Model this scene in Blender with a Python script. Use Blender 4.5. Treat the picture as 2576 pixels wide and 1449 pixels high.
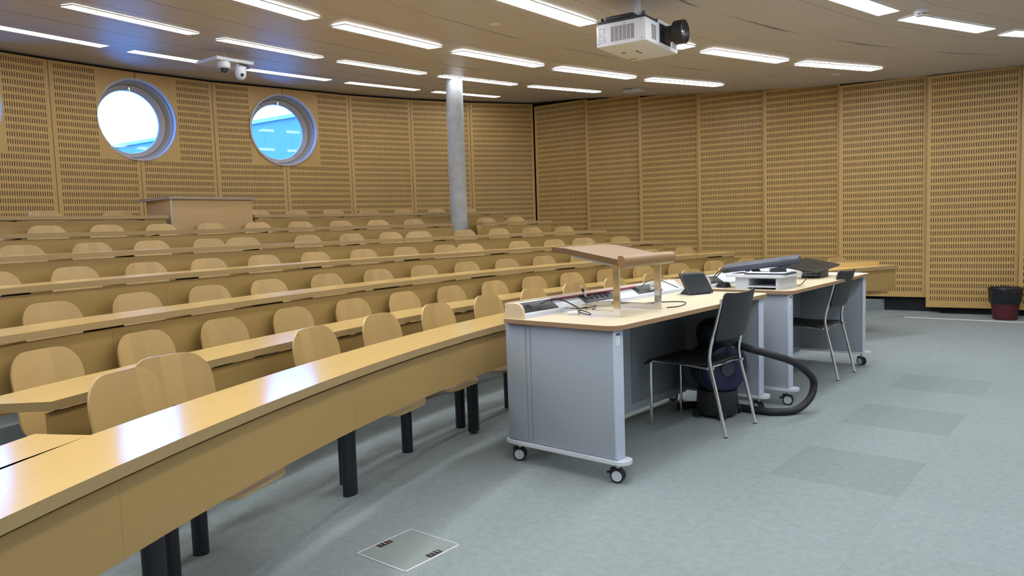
import bpy, bmesh, math, random
from mathutils import Vector, Matrix
random.seed(7)
S = bpy.context.scene
C = S.collection
for o in list(bpy.data.objects): bpy.data.objects.remove(o)

# ---------------------------------------------------------------- camera
F_PX, PITCH, ROLL, EYE = 1911.94, 0.080427, -0.032704, 1.30
cd = bpy.data.cameras.new('camera'); cam = bpy.data.objects.new('camera', cd); C.objects.link(cam)
cd.sensor_width = 36.0; cd.lens = 36.0 * F_PX / 2576.0; cd.clip_start = 0.05; cd.clip_end = 300
_c, _s = math.cos(PITCH), math.sin(PITCH)
_f = Vector((0, _c, -_s)); _r = Vector((1, 0, 0)); _u = Vector((0, _s, _c))
r2 = _r * math.cos(ROLL) + _u * math.sin(ROLL); u2 = -_r * math.sin(ROLL) + _u * math.cos(ROLL)
M = Matrix((( r2.x, u2.x, -_f.x, 0), (r2.y, u2.y, -_f.y, 0), (r2.z, u2.z, -_f.z, EYE), (0, 0, 0, 1)))
cam.matrix_world = M
S.camera = cam
# ---------------------------------------------------------------- daylight outside the portholes, exposure
w = bpy.data.worlds.new('daylight'); S.world = w; w.use_nodes = True
wb = w.node_tree.nodes['Background']
wb.inputs[0].default_value = (0.085, 0.31, 1.0, 1); wb.inputs[1].default_value = 14.0
S.view_settings.view_transform = 'Standard'; S.view_settings.look = 'None'
S.view_settings.gamma = 1.0; S.view_settings.use_curve_mapping = False
S.view_settings.exposure = 0.13
S.cycles.max_bounces = 8; S.cycles.diffuse_bounces = 5; S.cycles.glossy_bounces = 4
S.cycles.use_denoising = True
S.cycles.sample_clamp_indirect = 6.0
LAMP_WATT = 19.5          # radiance of the ceiling lamps' diffusers

# ---------------------------------------------------------------- materials
def new_mat(name):
    m = bpy.data.materials.new(name); m.use_nodes = True
    return m, m.node_tree.nodes, m.node_tree.links, m.node_tree.nodes['Principled BSDF']
def plain(name, col, rough=0.5, metal=0.0, spec=0.5, noise=0.0, nscale=20.0, coat=0.0):
    m, n, l, b = new_mat(name)
    b.inputs['Base Color'].default_value = (*col, 1); b.inputs['Roughness'].default_value = rough
    b.inputs['Metallic'].default_value = metal; b.inputs['Specular IOR Level'].default_value = spec
    b.inputs['Coat Weight'].default_value = coat
    if noise:
        t = n.new('ShaderNodeTexCoord'); x = n.new('ShaderNodeTexNoise'); x.inputs['Scale'].default_value = nscale
        x.inputs['Detail'].default_value = 4
        mp = n.new('ShaderNodeMapRange'); mp.inputs[3].default_value = 1 - noise; mp.inputs[4].default_value = 1 + noise
        mx = n.new('ShaderNodeVectorMath'); mx.operation = 'SCALE'; mx.inputs[0].default_value = col
        l.new(t.outputs['Object'], x.inputs['Vector']); l.new(x.outputs['Fac'], mp.inputs[0])
        l.new(mp.outputs[0], mx.inputs['Scale']); l.new(mx.outputs[0], b.inputs['Base Color'])
    return m
def math_node(n, l, op, a, b=None):
    k = n.new('ShaderNodeMath'); k.operation = op
    for i, v in enumerate((a, b)):
        if v is None: continue
        if isinstance(v, (int, float)): k.inputs[i].default_value = v
        else: l.new(v, k.inputs[i])
    return k.outputs[0]
def wood(name, col, rough=0.35, coord='UV', grain=(1.0, 14.0, 1.0), var=0.10, stripe=0.0, rand=0.0, slots=False, bands=0.0, coat=0.0):
    """maple veneer: streaky grain, optional veneer leaves (stripes), per-object variation, punched slots"""
    m, n, l, b = new_mat(name)
    t = n.new('ShaderNodeTexCoord'); mp = n.new('ShaderNodeMapping'); mp.inputs['Scale'].default_value = grain
    l.new(t.outputs[coord], mp.inputs['Vector'])
    oi = n.new('ShaderNodeObjectInfo')
    no = n.new('ShaderNodeTexNoise'); no.noise_dimensions = '4D'; no.inputs['Scale'].default_value = 2.2; no.inputs['Detail'].default_value = 5
    no.inputs['Roughness'].default_value = 0.6
    l.new(mp.outputs[0], no.inputs['Vector']); l.new(math_node(n, l, 'MULTIPLY', oi.outputs['Random'], 37.0), no.inputs['W'])
    f = math_node(n, l, 'MULTIPLY_ADD', no.outputs['Fac'], 2 * var); f.node.inputs[2].default_value = 1 - var
    if stripe:
        sx = n.new('ShaderNodeSeparateXYZ'); l.new(t.outputs[coord], sx.inputs[0])
        q = math_node(n, l, 'FLOOR', math_node(n, l, 'ADD', math_node(n, l, 'MULTIPLY', sx.outputs[0], 12.0), math_node(n, l, 'MULTIPLY', oi.outputs['Random'], 91.7)))
        wn = n.new('ShaderNodeTexWhiteNoise'); wn.noise_dimensions = '1D'; l.new(q, wn.inputs['W'])
        g = math_node(n, l, 'MULTIPLY_ADD', wn.outputs['Value'], 2 * stripe); g.node.inputs[2].default_value = 1 - stripe
        f = math_node(n, l, 'MULTIPLY', f, g)
    if rand:
        g = math_node(n, l, 'MULTIPLY_ADD', oi.outputs['Random'], 2 * rand); g.node.inputs[2].default_value = 1 - rand
        f = math_node(n, l, 'MULTIPLY', f, g)
    if bands:       # slow blotches of the veneer
        n2 = n.new('ShaderNodeTexNoise'); n2.inputs['Scale'].default_value = 1.1; n2.inputs['Detail'].default_value = 3
        l.new(t.outputs['Object'], n2.inputs['Vector'])
        g = math_node(n, l, 'MULTIPLY_ADD', n2.outputs['Fac'], 2 * bands); g.node.inputs[2].default_value = 1 - bands
        f = math_node(n, l, 'MULTIPLY', f, g)
    mx = n.new('ShaderNodeVectorMath'); mx.operation = 'SCALE'; mx.inputs[0].default_value = col
    l.new(f, mx.inputs['Scale'])
    out = mx.outputs[0]
    if slots:
        sx = n.new('ShaderNodeSeparateXYZ'); l.new(t.outputs['UV'], sx.inputs[0])
        a = math_node(n, l, 'LESS_THAN', math_node(n, l, 'FRACT', math_node(n, l, 'MULTIPLY', sx.outputs[0], 1 / SLOT_PU)), 0.34)
        c = math_node(n, l, 'LESS_THAN', math_node(n, l, 'FRACT', math_node(n, l, 'MULTIPLY', sx.outputs[1], 1 / SLOT_PV)), 0.63)
        k = math_node(n, l, 'MULTIPLY', a, c)
        mc = n.new('ShaderNodeMix'); mc.data_type = 'RGBA'; l.new(k, mc.inputs['Factor']); l.new(out, mc.inputs['A'])
        mc.inputs['B'].default_value = (0.035, 0.017, 0.006, 1); out = mc.outputs['Result']
        ro = math_node(n, l, 'MULTIPLY_ADD', k, 0.5); ro.node.inputs[2].default_value = rough; l.new(ro, b.inputs['Roughness'])
    else:
        b.inputs['Roughness'].default_value = rough
    l.new(out, b.inputs['Base Color'])
    b.inputs['Coat Weight'].default_value = coat; b.inputs['Coat Roughness'].default_value = 0.12
    return m
SLOT_PU, SLOT_PV = 0.0255, 0.084
def emit(name, col, strength):
    m, n, l, b = new_mat(name)
    b.inputs['Base Color'].default_value = (*col, 1); b.inputs['Emission Color'].default_value = (*col, 1)
    b.inputs['Emission Strength'].default_value = strength
    return m
def carpet_mat():
    m, n, l, b = new_mat('carpet')
    t = n.new('ShaderNodeTexCoord')
    def dot(v, off):
        d = n.new('ShaderNodeVectorMath'); d.operation = 'DOT_PRODUCT'; l.new(t.outputs['Object'], d.inputs[0]); d.inputs[1].default_value = v
        return math_node(n, l, 'MULTIPLY', math_node(n, l, 'SUBTRACT', d.outputs['Value'], off), 1 / 0.6)
    e1 = Vector((.636, .772, 0)); e2 = Vector((.772, -.636, 0)); L0 = Vector((2.51, 4.337, 0))
    a = dot(e1, L0.dot(e1)); c = dot(e2, L0.dot(e2))
    ai = math_node(n, l, 'FLOOR', a); ci = math_node(n, l, 'FLOOR', c)
    cb = n.new('ShaderNodeCombineXYZ'); l.new(ai, cb.inputs[0]); l.new(ci, cb.inputs[1])
    wn = n.new('ShaderNodeTexWhiteNoise'); wn.noise_dimensions = '2D'; l.new(cb.outputs[0], wn.inputs['Vector'])
    f = math_node(n, l, 'MULTIPLY_ADD', wn.outputs['Value'], 0.05); f.node.inputs[2].default_value = 0.975
    # newer, darker tiles laid every second place in one strip
    col = math_node(n, l, 'COMPARE', ci, -1.0); col.node.inputs[2].default_value = 0.5
    ev = math_node(n, l, 'LESS_THAN', math_node(n, l, 'FRACT', math_node(n, l, 'MULTIPLY', math_node(n, l, 'ADD', ai, 40.0), 0.5)), 0.25)
    rng = math_node(n, l, 'LESS_THAN', math_node(n, l, 'ABSOLUTE', ai), 2.5)
    k = math_node(n, l, 'MULTIPLY', math_node(n, l, 'MULTIPLY', col, ev), rng)
    f = math_node(n, l, 'MULTIPLY', f, math_node(n, l, 'SUBTRACT', 1.0, math_node(n, l, 'MULTIPLY', k, 0.12)))
    # seams
    for ax, wd in ((a, 0.004), (c, 0.004)):
        fr = math_node(n, l, 'FRACT', ax)
        sm = math_node(n, l, 'LESS_THAN', fr, wd)
        f = math_node(n, l, 'MULTIPLY', f, math_node(n, l, 'SUBTRACT', 1.0, math_node(n, l, 'MULTIPLY', sm, 0.15)))
    no = n.new('ShaderNodeTexNoise'); no.inputs['Scale'].default_value = 260; no.inputs['Detail'].default_value = 3
    l.new(t.outputs['Object'], no.inputs['Vector'])
    n3 = n.new('ShaderNodeTexNoise'); n3.inputs['Scale'].default_value = 26; n3.inputs['Detail'].default_value = 6; n3.inputs['Roughness'].default_value = .7
    l.new(t.outputs['Object'], n3.inputs['Vector'])
    g = math_node(n, l, 'MULTIPLY_ADD', no.outputs['Fac'], 0.9); g.node.inputs[2].default_value = 0.55
    h = math_node(n, l, 'MULTIPLY_ADD', n3.outputs['Fac'], 0.5); h.node.inputs[2].default_value = 0.75
    f = math_node(n, l, 'MULTIPLY', math_node(n, l, 'MULTIPLY', f, g), h)
    mx = n.new('ShaderNodeVectorMath'); mx.operation = 'SCALE'; mx.inputs[0].default_value = (0.245, 0.285, 0.295); l.new(f, mx.inputs['Scale'])
    l.new(mx.outputs[0], b.inputs['Base Color'])
    bp = n.new('ShaderNodeBump'); bp.inputs['Strength'].default_value = 0.35; bp.inputs['Distance'].default_value = 0.002
    l.new(no.outputs['Fac'], bp.inputs['Height']); l.new(bp.outputs[0], b.inputs['Normal'])
    b.inputs['Roughness'].default_value = 0.95; b.inputs['Specular IOR Level'].default_value = 0.15
    return m
def glass_mat():
    m, n, l, b = new_mat('window_glass')
    for x in list(n): 
        if x.type != 'OUTPUT_MATERIAL': n.remove(x)
    tr = n.new('ShaderNodeBsdfTransparent'); tr.inputs[0].default_value = (0.80, 0.95, 1.0, 1)
    gl = n.new('ShaderNodeBsdfGlossy'); gl.inputs['Roughness'].default_value = 0.02
    fr = n.new('ShaderNodeFresnel'); fr.inputs[0].default_value = 1.5
    mx = n.new('ShaderNodeMixShader'); l.new(fr.outputs[0], mx.inputs[0]); l.new(tr.outputs[0], mx.inputs[1]); l.new(gl.outputs[0], mx.inputs[2])
    l.new(mx.outputs[0], [x for x in n if x.type == 'OUTPUT_MATERIAL'][0].inputs[0])
    return m
def facade_mat():
    m, n, l, b = new_mat('facade_cladding')
    t = n.new('ShaderNodeTexCoord'); sx = n.new('ShaderNodeSeparateXYZ'); l.new(t.outputs['Object'], sx.inputs[0])
    fr = math_node(n, l, 'FRACT', math_node(n, l, 'MULTIPLY', sx.outputs[0], 0.55))
    k = math_node(n, l, 'LESS_THAN', fr, 0.018)
    mc = n.new('ShaderNodeMix'); mc.data_type = 'RGBA'; l.new(k, mc.inputs['Factor'])
    mc.inputs['A'].default_value = (0.19, 0.185, 0.15, 1); mc.inputs['B'].default_value = (0.13, 0.14, 0.12, 1)
    l.new(mc.outputs['Result'], b.inputs['Base Color']); b.inputs['Roughness'].default_value = 0.6
    return m

MAPLE = (0.50, 0.335, 0.150)
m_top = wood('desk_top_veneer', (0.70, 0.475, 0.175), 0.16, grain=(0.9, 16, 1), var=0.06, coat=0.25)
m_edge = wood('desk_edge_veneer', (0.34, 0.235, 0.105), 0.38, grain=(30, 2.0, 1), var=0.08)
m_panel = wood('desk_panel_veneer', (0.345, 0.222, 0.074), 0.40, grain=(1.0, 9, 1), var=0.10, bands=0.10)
m_seat = wood('seat_veneer', (0.43, 0.280, 0.105), 0.36, coord='Object', grain=(26, 26, 1.6), var=0.08, stripe=0.08, rand=0.08)
m_seat_edge = wood('seat_ply_edge', (0.52, 0.36, 0.16), 0.22, coord='Object', grain=(60, 60, 60), var=0.10)
m_wall = wood('wall_veneer', (0.50, 0.315, 0.108), 0.45, grain=(7, 0.8, 1), var=0.09, bands=0.14)
m_slot = wood('wall_veneer_slotted', (0.50, 0.315, 0.108), 0.45, grain=(7, 0.8, 1), var=0.09, bands=0.14, slots=True)
m_booth = wood('booth_veneer', (0.44, 0.29, 0.135), 0.40, coord='Object', grain=(1.5, 1.5, 12), var=0.08)
m_dark = plain('wall_cavity_black', (0.010, 0.011, 0.016), 0.9)
m_carpet = carpet_mat()
m_ceil = plain('ceiling_board', (0.55, 0.52, 0.50), 0.36, noise=0.03, nscale=1.5)
m_ceil_gap = plain('ceiling_gap', (0.05, 0.04, 0.035), 0.9)
m_concrete = plain('concrete', (0.33, 0.35, 0.37), 0.75, noise=0.28, nscale=9)
m_black = plain('black_metal', (0.012, 0.014, 0.024), 0.42)
m_blackplastic = plain('black_plastic', (0.015, 0.016, 0.020), 0.45)
m_rubber = plain('black_rubber', (0.012, 0.013, 0.02), 0.6)
m_chrome = plain('chrome', (0.80, 0.80, 0.80), 0.10, metal=1.0)
m_alu = plain('silver_metal', (0.62, 0.65, 0.70), 0.35, metal=0.6)
m_white = plain('white_plastic', (0.72, 0.74, 0.78), 0.4)
m_whitepaint = plain('white_lacquer', (0.60, 0.64, 0.72), 0.35)
m_gray = plain('grey_lacquer_panel', (0.34, 0.385, 0.435), 0.45, noise=0.03, nscale=60)
m_graylight = plain('light_grey_metal', (0.50, 0.57, 0.70), 0.4)
m_graydark = plain('grey_perforated', (0.21, 0.24, 0.28), 0.6, noise=0.2, nscale=180)
m_lam = wood('desk_laminate_pale', (0.72, 0.615, 0.42), 0.36, coord='Object', grain=(1.0, 18, 1), var=0.04)
m_plyedge = wood('plywood_edge', (0.33, 0.20, 0.105), 0.5, coord='Object', grain=(1, 1, 150), var=0.25)
m_cheek = wood('cheek_veneer', (0.66, 0.52, 0.33), 0.42, coord='Object', grain=(2, 2, 20), var=0.05)
m_oak = wood('lectern_oak', (0.27, 0.155, 0.058), 0.35, coord='Object', grain=(4, 30, 30), var=0.13)
m_oak_dark = wood('lectern_oak_edge', (0.15, 0.085, 0.030), 0.42, coord='Object', grain=(4, 30, 30), var=0.12)
m_screen = plain('screen_glass', (0.020, 0.028, 0.032), 0.12, coat=0.5)
# lighting zones: the lamps over the presenter burn brighter than those over the tiers
ZONE = [0.52, 0.55, 0.75, 1.10, 1.25, 1.05, 1.05]
m_lamps = [emit('lamp_diffuser_zone', (0.96, 0.985, 1.0), LAMP_WATT*z) for z in ZONE]
m_lampframe = plain('lamp_frame', (0.7, 0.7, 0.7), 0.4)
m_glass = glass_mat()
m_facade = facade_mat()
m_red = plain('red_wood', (0.26, 0.045, 0.055), 0.4)
m_navy = plain('navy_plastic', (0.006, 0.008, 0.055), 0.3)
m_maroon = plain('maroon_plastic', (0.075, 0.008, 0.014), 0.45)
m_bag = plain('black_bin_bag', (0.010, 0.011, 0.014), 0.28, noise=0.3, nscale=30)
m_darkgrey = plain('dark_grey_plastic', (0.045, 0.055, 0.080), 0.5)
m_paper = plain('white_paper', (0.80, 0.84, 0.92), 0.6)
m_framew = plain('porthole_white', (0.46, 0.45, 0.50), 0.35)
m_framec = plain('porthole_cream', (0.42, 0.40, 0.37), 0.4)
m_text = plain('print_dark', (0.10, 0.06, 0.045), 0.6)
m_blueprint = plain('label_blue', (0.03, 0.09, 0.30), 0.5)
m_olive = plain('yellow_sticker', (0.42, 0.34, 0.03), 0.5)
m_frontwall = plain('front_wall_paint', (0.62, 0.60, 0.56), 0.7)

# ---------------------------------------------------------------- mesh helpers
class MB:
    def __init__(s): s.bm = bmesh.new(); s.uv = s.bm.loops.layers.uv.new('UVMap')
    def quad(s, pts, mi=0, uv=None):
        f = s.bm.faces.new([s.bm.verts.new(p) for p in pts]); f.material_index = mi
        if uv:
            for lo, t in zip(f.loops, uv): lo[s.uv].uv = t
        return f
    def box(s, c, d, rot=None, mi=0, bev=0.0, top=None):
        T = Matrix.Translation(c) @ (rot.to_4x4() if rot else Matrix()) @ Matrix.Diagonal((*d, 1))
        r = bmesh.ops.create_cube(s.bm, size=1, matrix=T)
        fs = list({f for v in r['verts'] for f in v.link_faces})
        for f in fs:
            f.material_index = mi
            if top is not None and f.calc_center_median().z > c[2] + d[2] * .49: f.material_index = top
        if bev:
            es = list({e for v in r['verts'] for e in v.link_edges})
            bmesh.ops.bevel(s.bm, geom=es, offset=bev, segments=2, affect='EDGES', profile=.5)
        return s
    def b2(s, p0, p1, **k):
        return s.box(((p0[0]+p1[0])/2, (p0[1]+p1[1])/2, (p0[2]+p1[2])/2), (abs(p1[0]-p0[0]), abs(p1[1]-p0[1]), abs(p1[2]-p0[2])), **k)
    def cyl(s, p0, p1, r0, r1=None, n=20, mi=0, cap=True):
        p0 = Vector(p0); p1 = Vector(p1); r1 = r0 if r1 is None else r1
        z = (p1 - p0).normalized(); x = z.orthogonal().normalized(); y = z.cross(x)
        A = []; B = []
        for i in range(n):
            d = x * math.cos(2*math.pi*i/n) + y * math.sin(2*math.pi*i/n)
            A.append(s.bm.verts.new(p0 + d*r0)); B.append(s.bm.verts.new(p1 + d*r1))
        for i in range(n):
            f = s.bm.faces.new((A[i], A[(i+1) % n], B[(i+1) % n], B[i])); f.material_index = mi; f.smooth = True
        if cap:
            f = s.bm.faces.new(list(reversed(A))); f.material_index = mi
            f = s.bm.faces.new(B); f.material_index = mi
        return s
    def tube(s, pts, r, n=10, mi=0, cap=True, sub=6):
        P = [Vector(p) for p in pts]
        if sub > 1 and len(P) > 2:      # Catmull-Rom
            Q = []
            for i in range(len(P)-1):
                a = P[max(i-1, 0)]; b = P[i]; c = P[i+1]; d = P[min(i+2, len(P)-1)]
                for k in range(sub):
                    t = k/sub
                    Q.append(.5*((2*b) + (c-a)*t + (2*a-5*b+4*c-d)*t*t + (3*b-a-3*c+d)*t**3))
            Q.append(P[-1]); P = Q
        rings = []; x = None
        for i, p in enumerate(P):
            t = (P[min(i+1, len(P)-1)] - P[max(i-1, 0)]).normalized()
            x = t.orthogonal().normalized() if x is None else (x - t*x.dot(t)).normalized()
            y = t.cross(x)
            rr = r[i*len(r)//len(P)] if isinstance(r, (list, tuple)) else r
            rings.append([s.bm.verts.new(p + (x*math.cos(2*math.pi*k/n) + y*math.sin(2*math.pi*k/n))*rr) for k in range(n)])
        for a, b in zip(rings, rings[1:]):
            for k in range(n):
                f = s.bm.faces.new((a[k], a[(k+1) % n], b[(k+1) % n], b[k])); f.smooth = True; f.material_index = mi
        if cap:
            s.bm.faces.new(list(reversed(rings[0]))).material_index = mi; s.bm.faces.new(rings[-1]).material_index = mi
        return s
    def lathe(s, prof, o=(0, 0, 0), ax=(0, 0, 1), n=32, mi=0, mis=None):
        o = Vector(o); z = Vector(ax).normalized(); x = z.orthogonal().normalized(); y = z.cross(x)
        rings = []
        for (r, h) in prof:
            rings.append([s.bm.verts.new(o + z*h + (x*math.cos(2*math.pi*k/n) + y*math.sin(2*math.pi*k/n))*max(r, 1e-4)) for k in range(n)])
        for j, (a, b) in enumerate(zip(rings, rings[1:])):
            for k in range(n):
                f = s.bm.faces.new((a[k], a[(k+1) % n], b[(k+1) % n], b[k])); f.smooth = True
                f.material_index = mis[j] if mis else mi
        return s
    def prism(s, poly, z0, z1, mi=0, top=None, axis='z', T=None):
        """extrude a polygon (list of 2-D points) between z0 and z1 along axis"""
        def P(p, z):
            v = {'z': (p[0], p[1], z), 'x': (z, p[0], p[1]), 'y': (p[0], z, p[1])}[axis]
            return (T @ Vector(v)) if T else v
        A = [s.bm.verts.new(P(p, z0)) for p in poly]; B = [s.bm.verts.new(P(p, z1)) for p in poly]
        n = len(poly)
        for i in range(n):
            f = s.bm.faces.new((A[i], A[(i+1) % n], B[(i+1) % n], B[i])); f.material_index = mi
        s.bm.faces.new(list(reversed(A))).material_index = mi
        s.bm.faces.new(B).material_index = mi if top is None else top
        return s
    def sheet(s, P, nu, nv, nrm, t, mi=0, rim=None):
        """closed sheet: P(u,v) on a grid, given thickness t along nrm"""
        nrm = Vector(nrm) * t
        A = [[s.bm.verts.new(Vector(P(i/nu, j/nv))) for i in range(nu+1)] for j in range(nv+1)]
        B = [[s.bm.verts.new(v.co + nrm) for v in row] for row in A]
        for j in range(nv):
            for i in range(nu):
                f = s.bm.faces.new((A[j][i], A[j][i+1], A[j+1][i+1], A[j+1][i])); f.smooth = True; f.material_index = mi
                f = s.bm.faces.new((B[j+1][i], B[j+1][i+1], B[j][i+1], B[j][i])); f.smooth = True; f.material_index = mi
        ri = mi if rim is None else rim
        for i in range(nu):
            s.bm.faces.new((A[0][i+1], A[0][i], B[0][i], B[0][i+1])).material_index = ri
            s.bm.faces.new((A[nv][i], A[nv][i+1], B[nv][i+1], B[nv][i])).material_index = ri
        for j in range(nv):
            s.bm.faces.new((A[j][0], A[j+1][0], B[j+1][0], B[j][0])).material_index = ri
            s.bm.faces.new((A[j+1][nu], A[j][nu], B[j][nu], B[j+1][nu])).material_index = ri
        return s
    def build(s, name, mats, parent=None, weld=True, loc=None, smooth=True):
        if weld: bmesh.ops.remove_doubles(s.bm, verts=s.bm.verts, dist=1e-5)
        bmesh.ops.recalc_face_normals(s.bm, faces=s.bm.faces)
        me = bpy.data.meshes.new(name); s.bm.to_mesh(me); s.bm.free()
        for m in (mats if isinstance(mats, (list, tuple)) else [mats]): me.materials.append(m)
        if smooth:
            me.set_sharp_from_angle(angle=math.radians(35))
        o = bpy.data.objects.new(name, me); C.objects.link(o)
        if parent: o.parent = parent
        if loc: o.location = loc
        return o
def tag(o, label=None, cat=None, group=None, kind=None):
    if label: o['label'] = label
    if cat: o['category'] = cat
    if group: o['group'] = group
    if kind: o['kind'] = kind
    return o
def thing(name, label, cat, loc=(0, 0, 0), rz=0.0, group=None):
    o = bpy.data.objects.new(name, None); C.objects.link(o); o.location = loc; o.rotation_euler = (0, 0, rz)
    o.empty_display_size = .1
    return tag(o, label, cat, group)
def struct(mb, name, mats, parent=None, **k):
    o = mb.build(name, mats, parent, **k)
    if not parent: o['kind'] = 'structure'
    return o
def copy_tree(o, parent=None):
    c = o.copy(); C.objects.link(c)
    if parent: c.parent = parent
    for ch in list(o.children): copy_tree(ch, c)
    return c
def RX(a): return Matrix.Rotation(a, 3, 'X')
def RY(a): return Matrix.Rotation(a, 3, 'Y')
def RZ(a): return Matrix.Rotation(a, 3, 'Z')
ORD = ['zeroth', 'first', 'second', 'third', 'fourth', 'fifth', 'sixth', 'seventh', 'eighth', 'ninth', 'tenth', 'eleventh', 'twelfth', 'thirteenth', 'fourteenth', 'fifteenth', 'sixteenth']

# ---------------------------------------------------------------- the plan: everything is laid out around O
O = Vector((8.0228, -0.0798, 0))
def pol(r, deg, z=0.0):
    a = math.radians(deg); return Vector((O.x + r*math.cos(a), O.y + r*math.sin(a), z))
HK = [(0, 3.018), (8.2, 3.018), (9.1, 3.022), (9.97, 3.033), (10.85, 3.066), (11.7, 3.112), (12.55, 3.185), (13.4, 3.271), (14.3, 3.365), (15.19, 3.448), (16.3, 3.468), (18, 3.475)]
def HC(r):
    for (a, ha), (b, hb) in zip(HK, HK[1:]):
        if r <= b: return ha + (hb-ha)*(r-a)/(b-a)
    return HK[-1][1]
def ceil_at(x, y): return HC(math.hypot(x-O.x, y-O.y))

# ---------------------------------------------------------------- floor with the stepped tiers
ROOM = [(-12, -9), (13, -9), (13, 18), (-12, 18)]
TIER = [(10.735, .162), (11.495, .322), (12.305, .480), (13.135, .640), (13.915, .800)]
fl = MB()
fl.quad([(x, y, 0) for x, y in ROOM])
lip = [(9.30, 176), (9.40, 168), (9.481, 162.2), (9.552, 157.5), (9.65, 151.8), (9.665, 149.5), (9.70, 146.8), (9.75, 140), (9.80, 130), (9.9, 122), (10.05, 112), (10.2, 104)]
lp = []
for (ra, ta), (rb, tb) in zip(lip, lip[1:]):
    for k in range(4): lp.append((ra+(rb-ra)*k/4, ta+(tb-ta)*k/4))
lp.append(lip[-1])
LZ = 0.016
for (ra, ta), (rb, tb) in zip(lp, lp[1:]):
    fl.quad([pol(ra, ta, 0), pol(ra+.012, ta, LZ), pol(rb+.012, tb, LZ), pol(rb, tb, 0)])
    fl.quad([pol(ra+.012, ta, LZ), pol(10.735, ta, LZ), pol(10.735, tb, LZ), pol(rb+.012, tb, LZ)])
N = 96; T0, T1 = 100.0, 200.0
zprev = 0.0
for k, (r, z) in enumerate(TIER):
    rn = TIER[k+1][0] if k+1 < len(TIER) else 17.2
    for i in range(N):
        a = T0+(T1-T0)*i/N; b = T0+(T1-T0)*(i+1)/N
        fl.quad([pol(r, a, zprev), pol(r, b, zprev), pol(r, b, z), pol(r, a, z)])
        fl.quad([pol(r, a, z), pol(r, b, z), pol(rn, b, z), pol(rn, a, z)])
    zprev = z
floor = struct(fl, 'floor', m_carpet)
tr = MB()
a = Vector((4.93, 9.50, 0)); b = Vector((7.4, 7.48, 0)); d = (b-a).normalized(); nn = Vector((-d.y, d.x, 0))
tr.prism([(a.x, a.y), (b.x, b.y), (b.x+nn.x*.03, b.y+nn.y*.03), (a.x+nn.x*.03, a.y+nn.y*.03)], 0.0, .006)
struct(tr, 'trim_1', m_white)

# ---------------------------------------------------------------- ceiling: rings of boards around O
RINGS = [(15.19, 136.0), (13.40, 135.08), (11.70, 133.63), (9.97, 131.73), (8.20, 118.91), (6.45, 120.0), (4.70, 130.0)]
EDG = [16.9, 14.295, 12.55, 10.835, 9.085, 7.325, 5.575, 3.6]
cl = MB(); cg = MB()
LAMPS = []
for k, (rc, th0) in enumerate(RINGS):
    dth = math.degrees(1.497/rc)
    ro, ri = EDG[k], EDG[k+1]
    cuts = [ro, rc+.29, rc-.29, ri]
    if k == 0: cuts = [ro, 15.9, rc+.29, rc-.29, ri]
    j0 = -int((th0-88)/dth)-1; j1 = int((206-th0)/dth)+1
    for j in range(j0, j1+1):
        t = th0+j*dth
        LAMPS.append((k, j, t, rc))
        ta, tb = t-dth/2+.006, t+dth/2-.006
        for c0, c1 in zip(cuts, cuts[1:]):
            g = .0028
            q = [pol(c0-g, ta, HC(c0)), pol(c0-g, tb, HC(c0)), pol(c1+g, tb, HC(c1)), pol(c1+g, ta, HC(c1))]
            up = [p+Vector((0, 0, .014)) for p in q]
            cl.quad(q)
            for x in range(4): cl.quad([q[x], up[x], up[(x+1) % 4], q[(x+1) % 4]])
        q = [pol(ro, t-dth/2, HC(ro)+.016), pol(ro, t+dth/2, HC(ro)+.016), pol(ri, t+dth/2, HC(ri)+.016), pol(ri, t-dth/2, HC(ri)+.016)]
        m0 = [pol(c, t-dth/2, HC(c)+.016) for c in cuts]; m1 = [pol(c, t+dth/2, HC(c)+.016) for c in cuts]
        for x in range(len(cuts)-1): cl.quad([m0[x], m1[x], m1[x+1], m0[x+1]], mi=1)
for i in range(40):     # the plain middle of the ceiling near the front wall
    a0, a1 = 88+3*i, 91+3*i
    cl.quad([pol(3.6, a0, 3.018), pol(3.6, a1, 3.018), pol(.02, a1, 3.018), pol(.02, a0, 3.018)])
cl.quad([(3.0, -9, 3.019), (13, -9, 3.019), (13, 3, 3.019), (3.0, 3, 3.019)])
ceiling = struct(cl, 'ceiling', [m_ceil, m_ceil_gap], weld=False, smooth=False)
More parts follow.
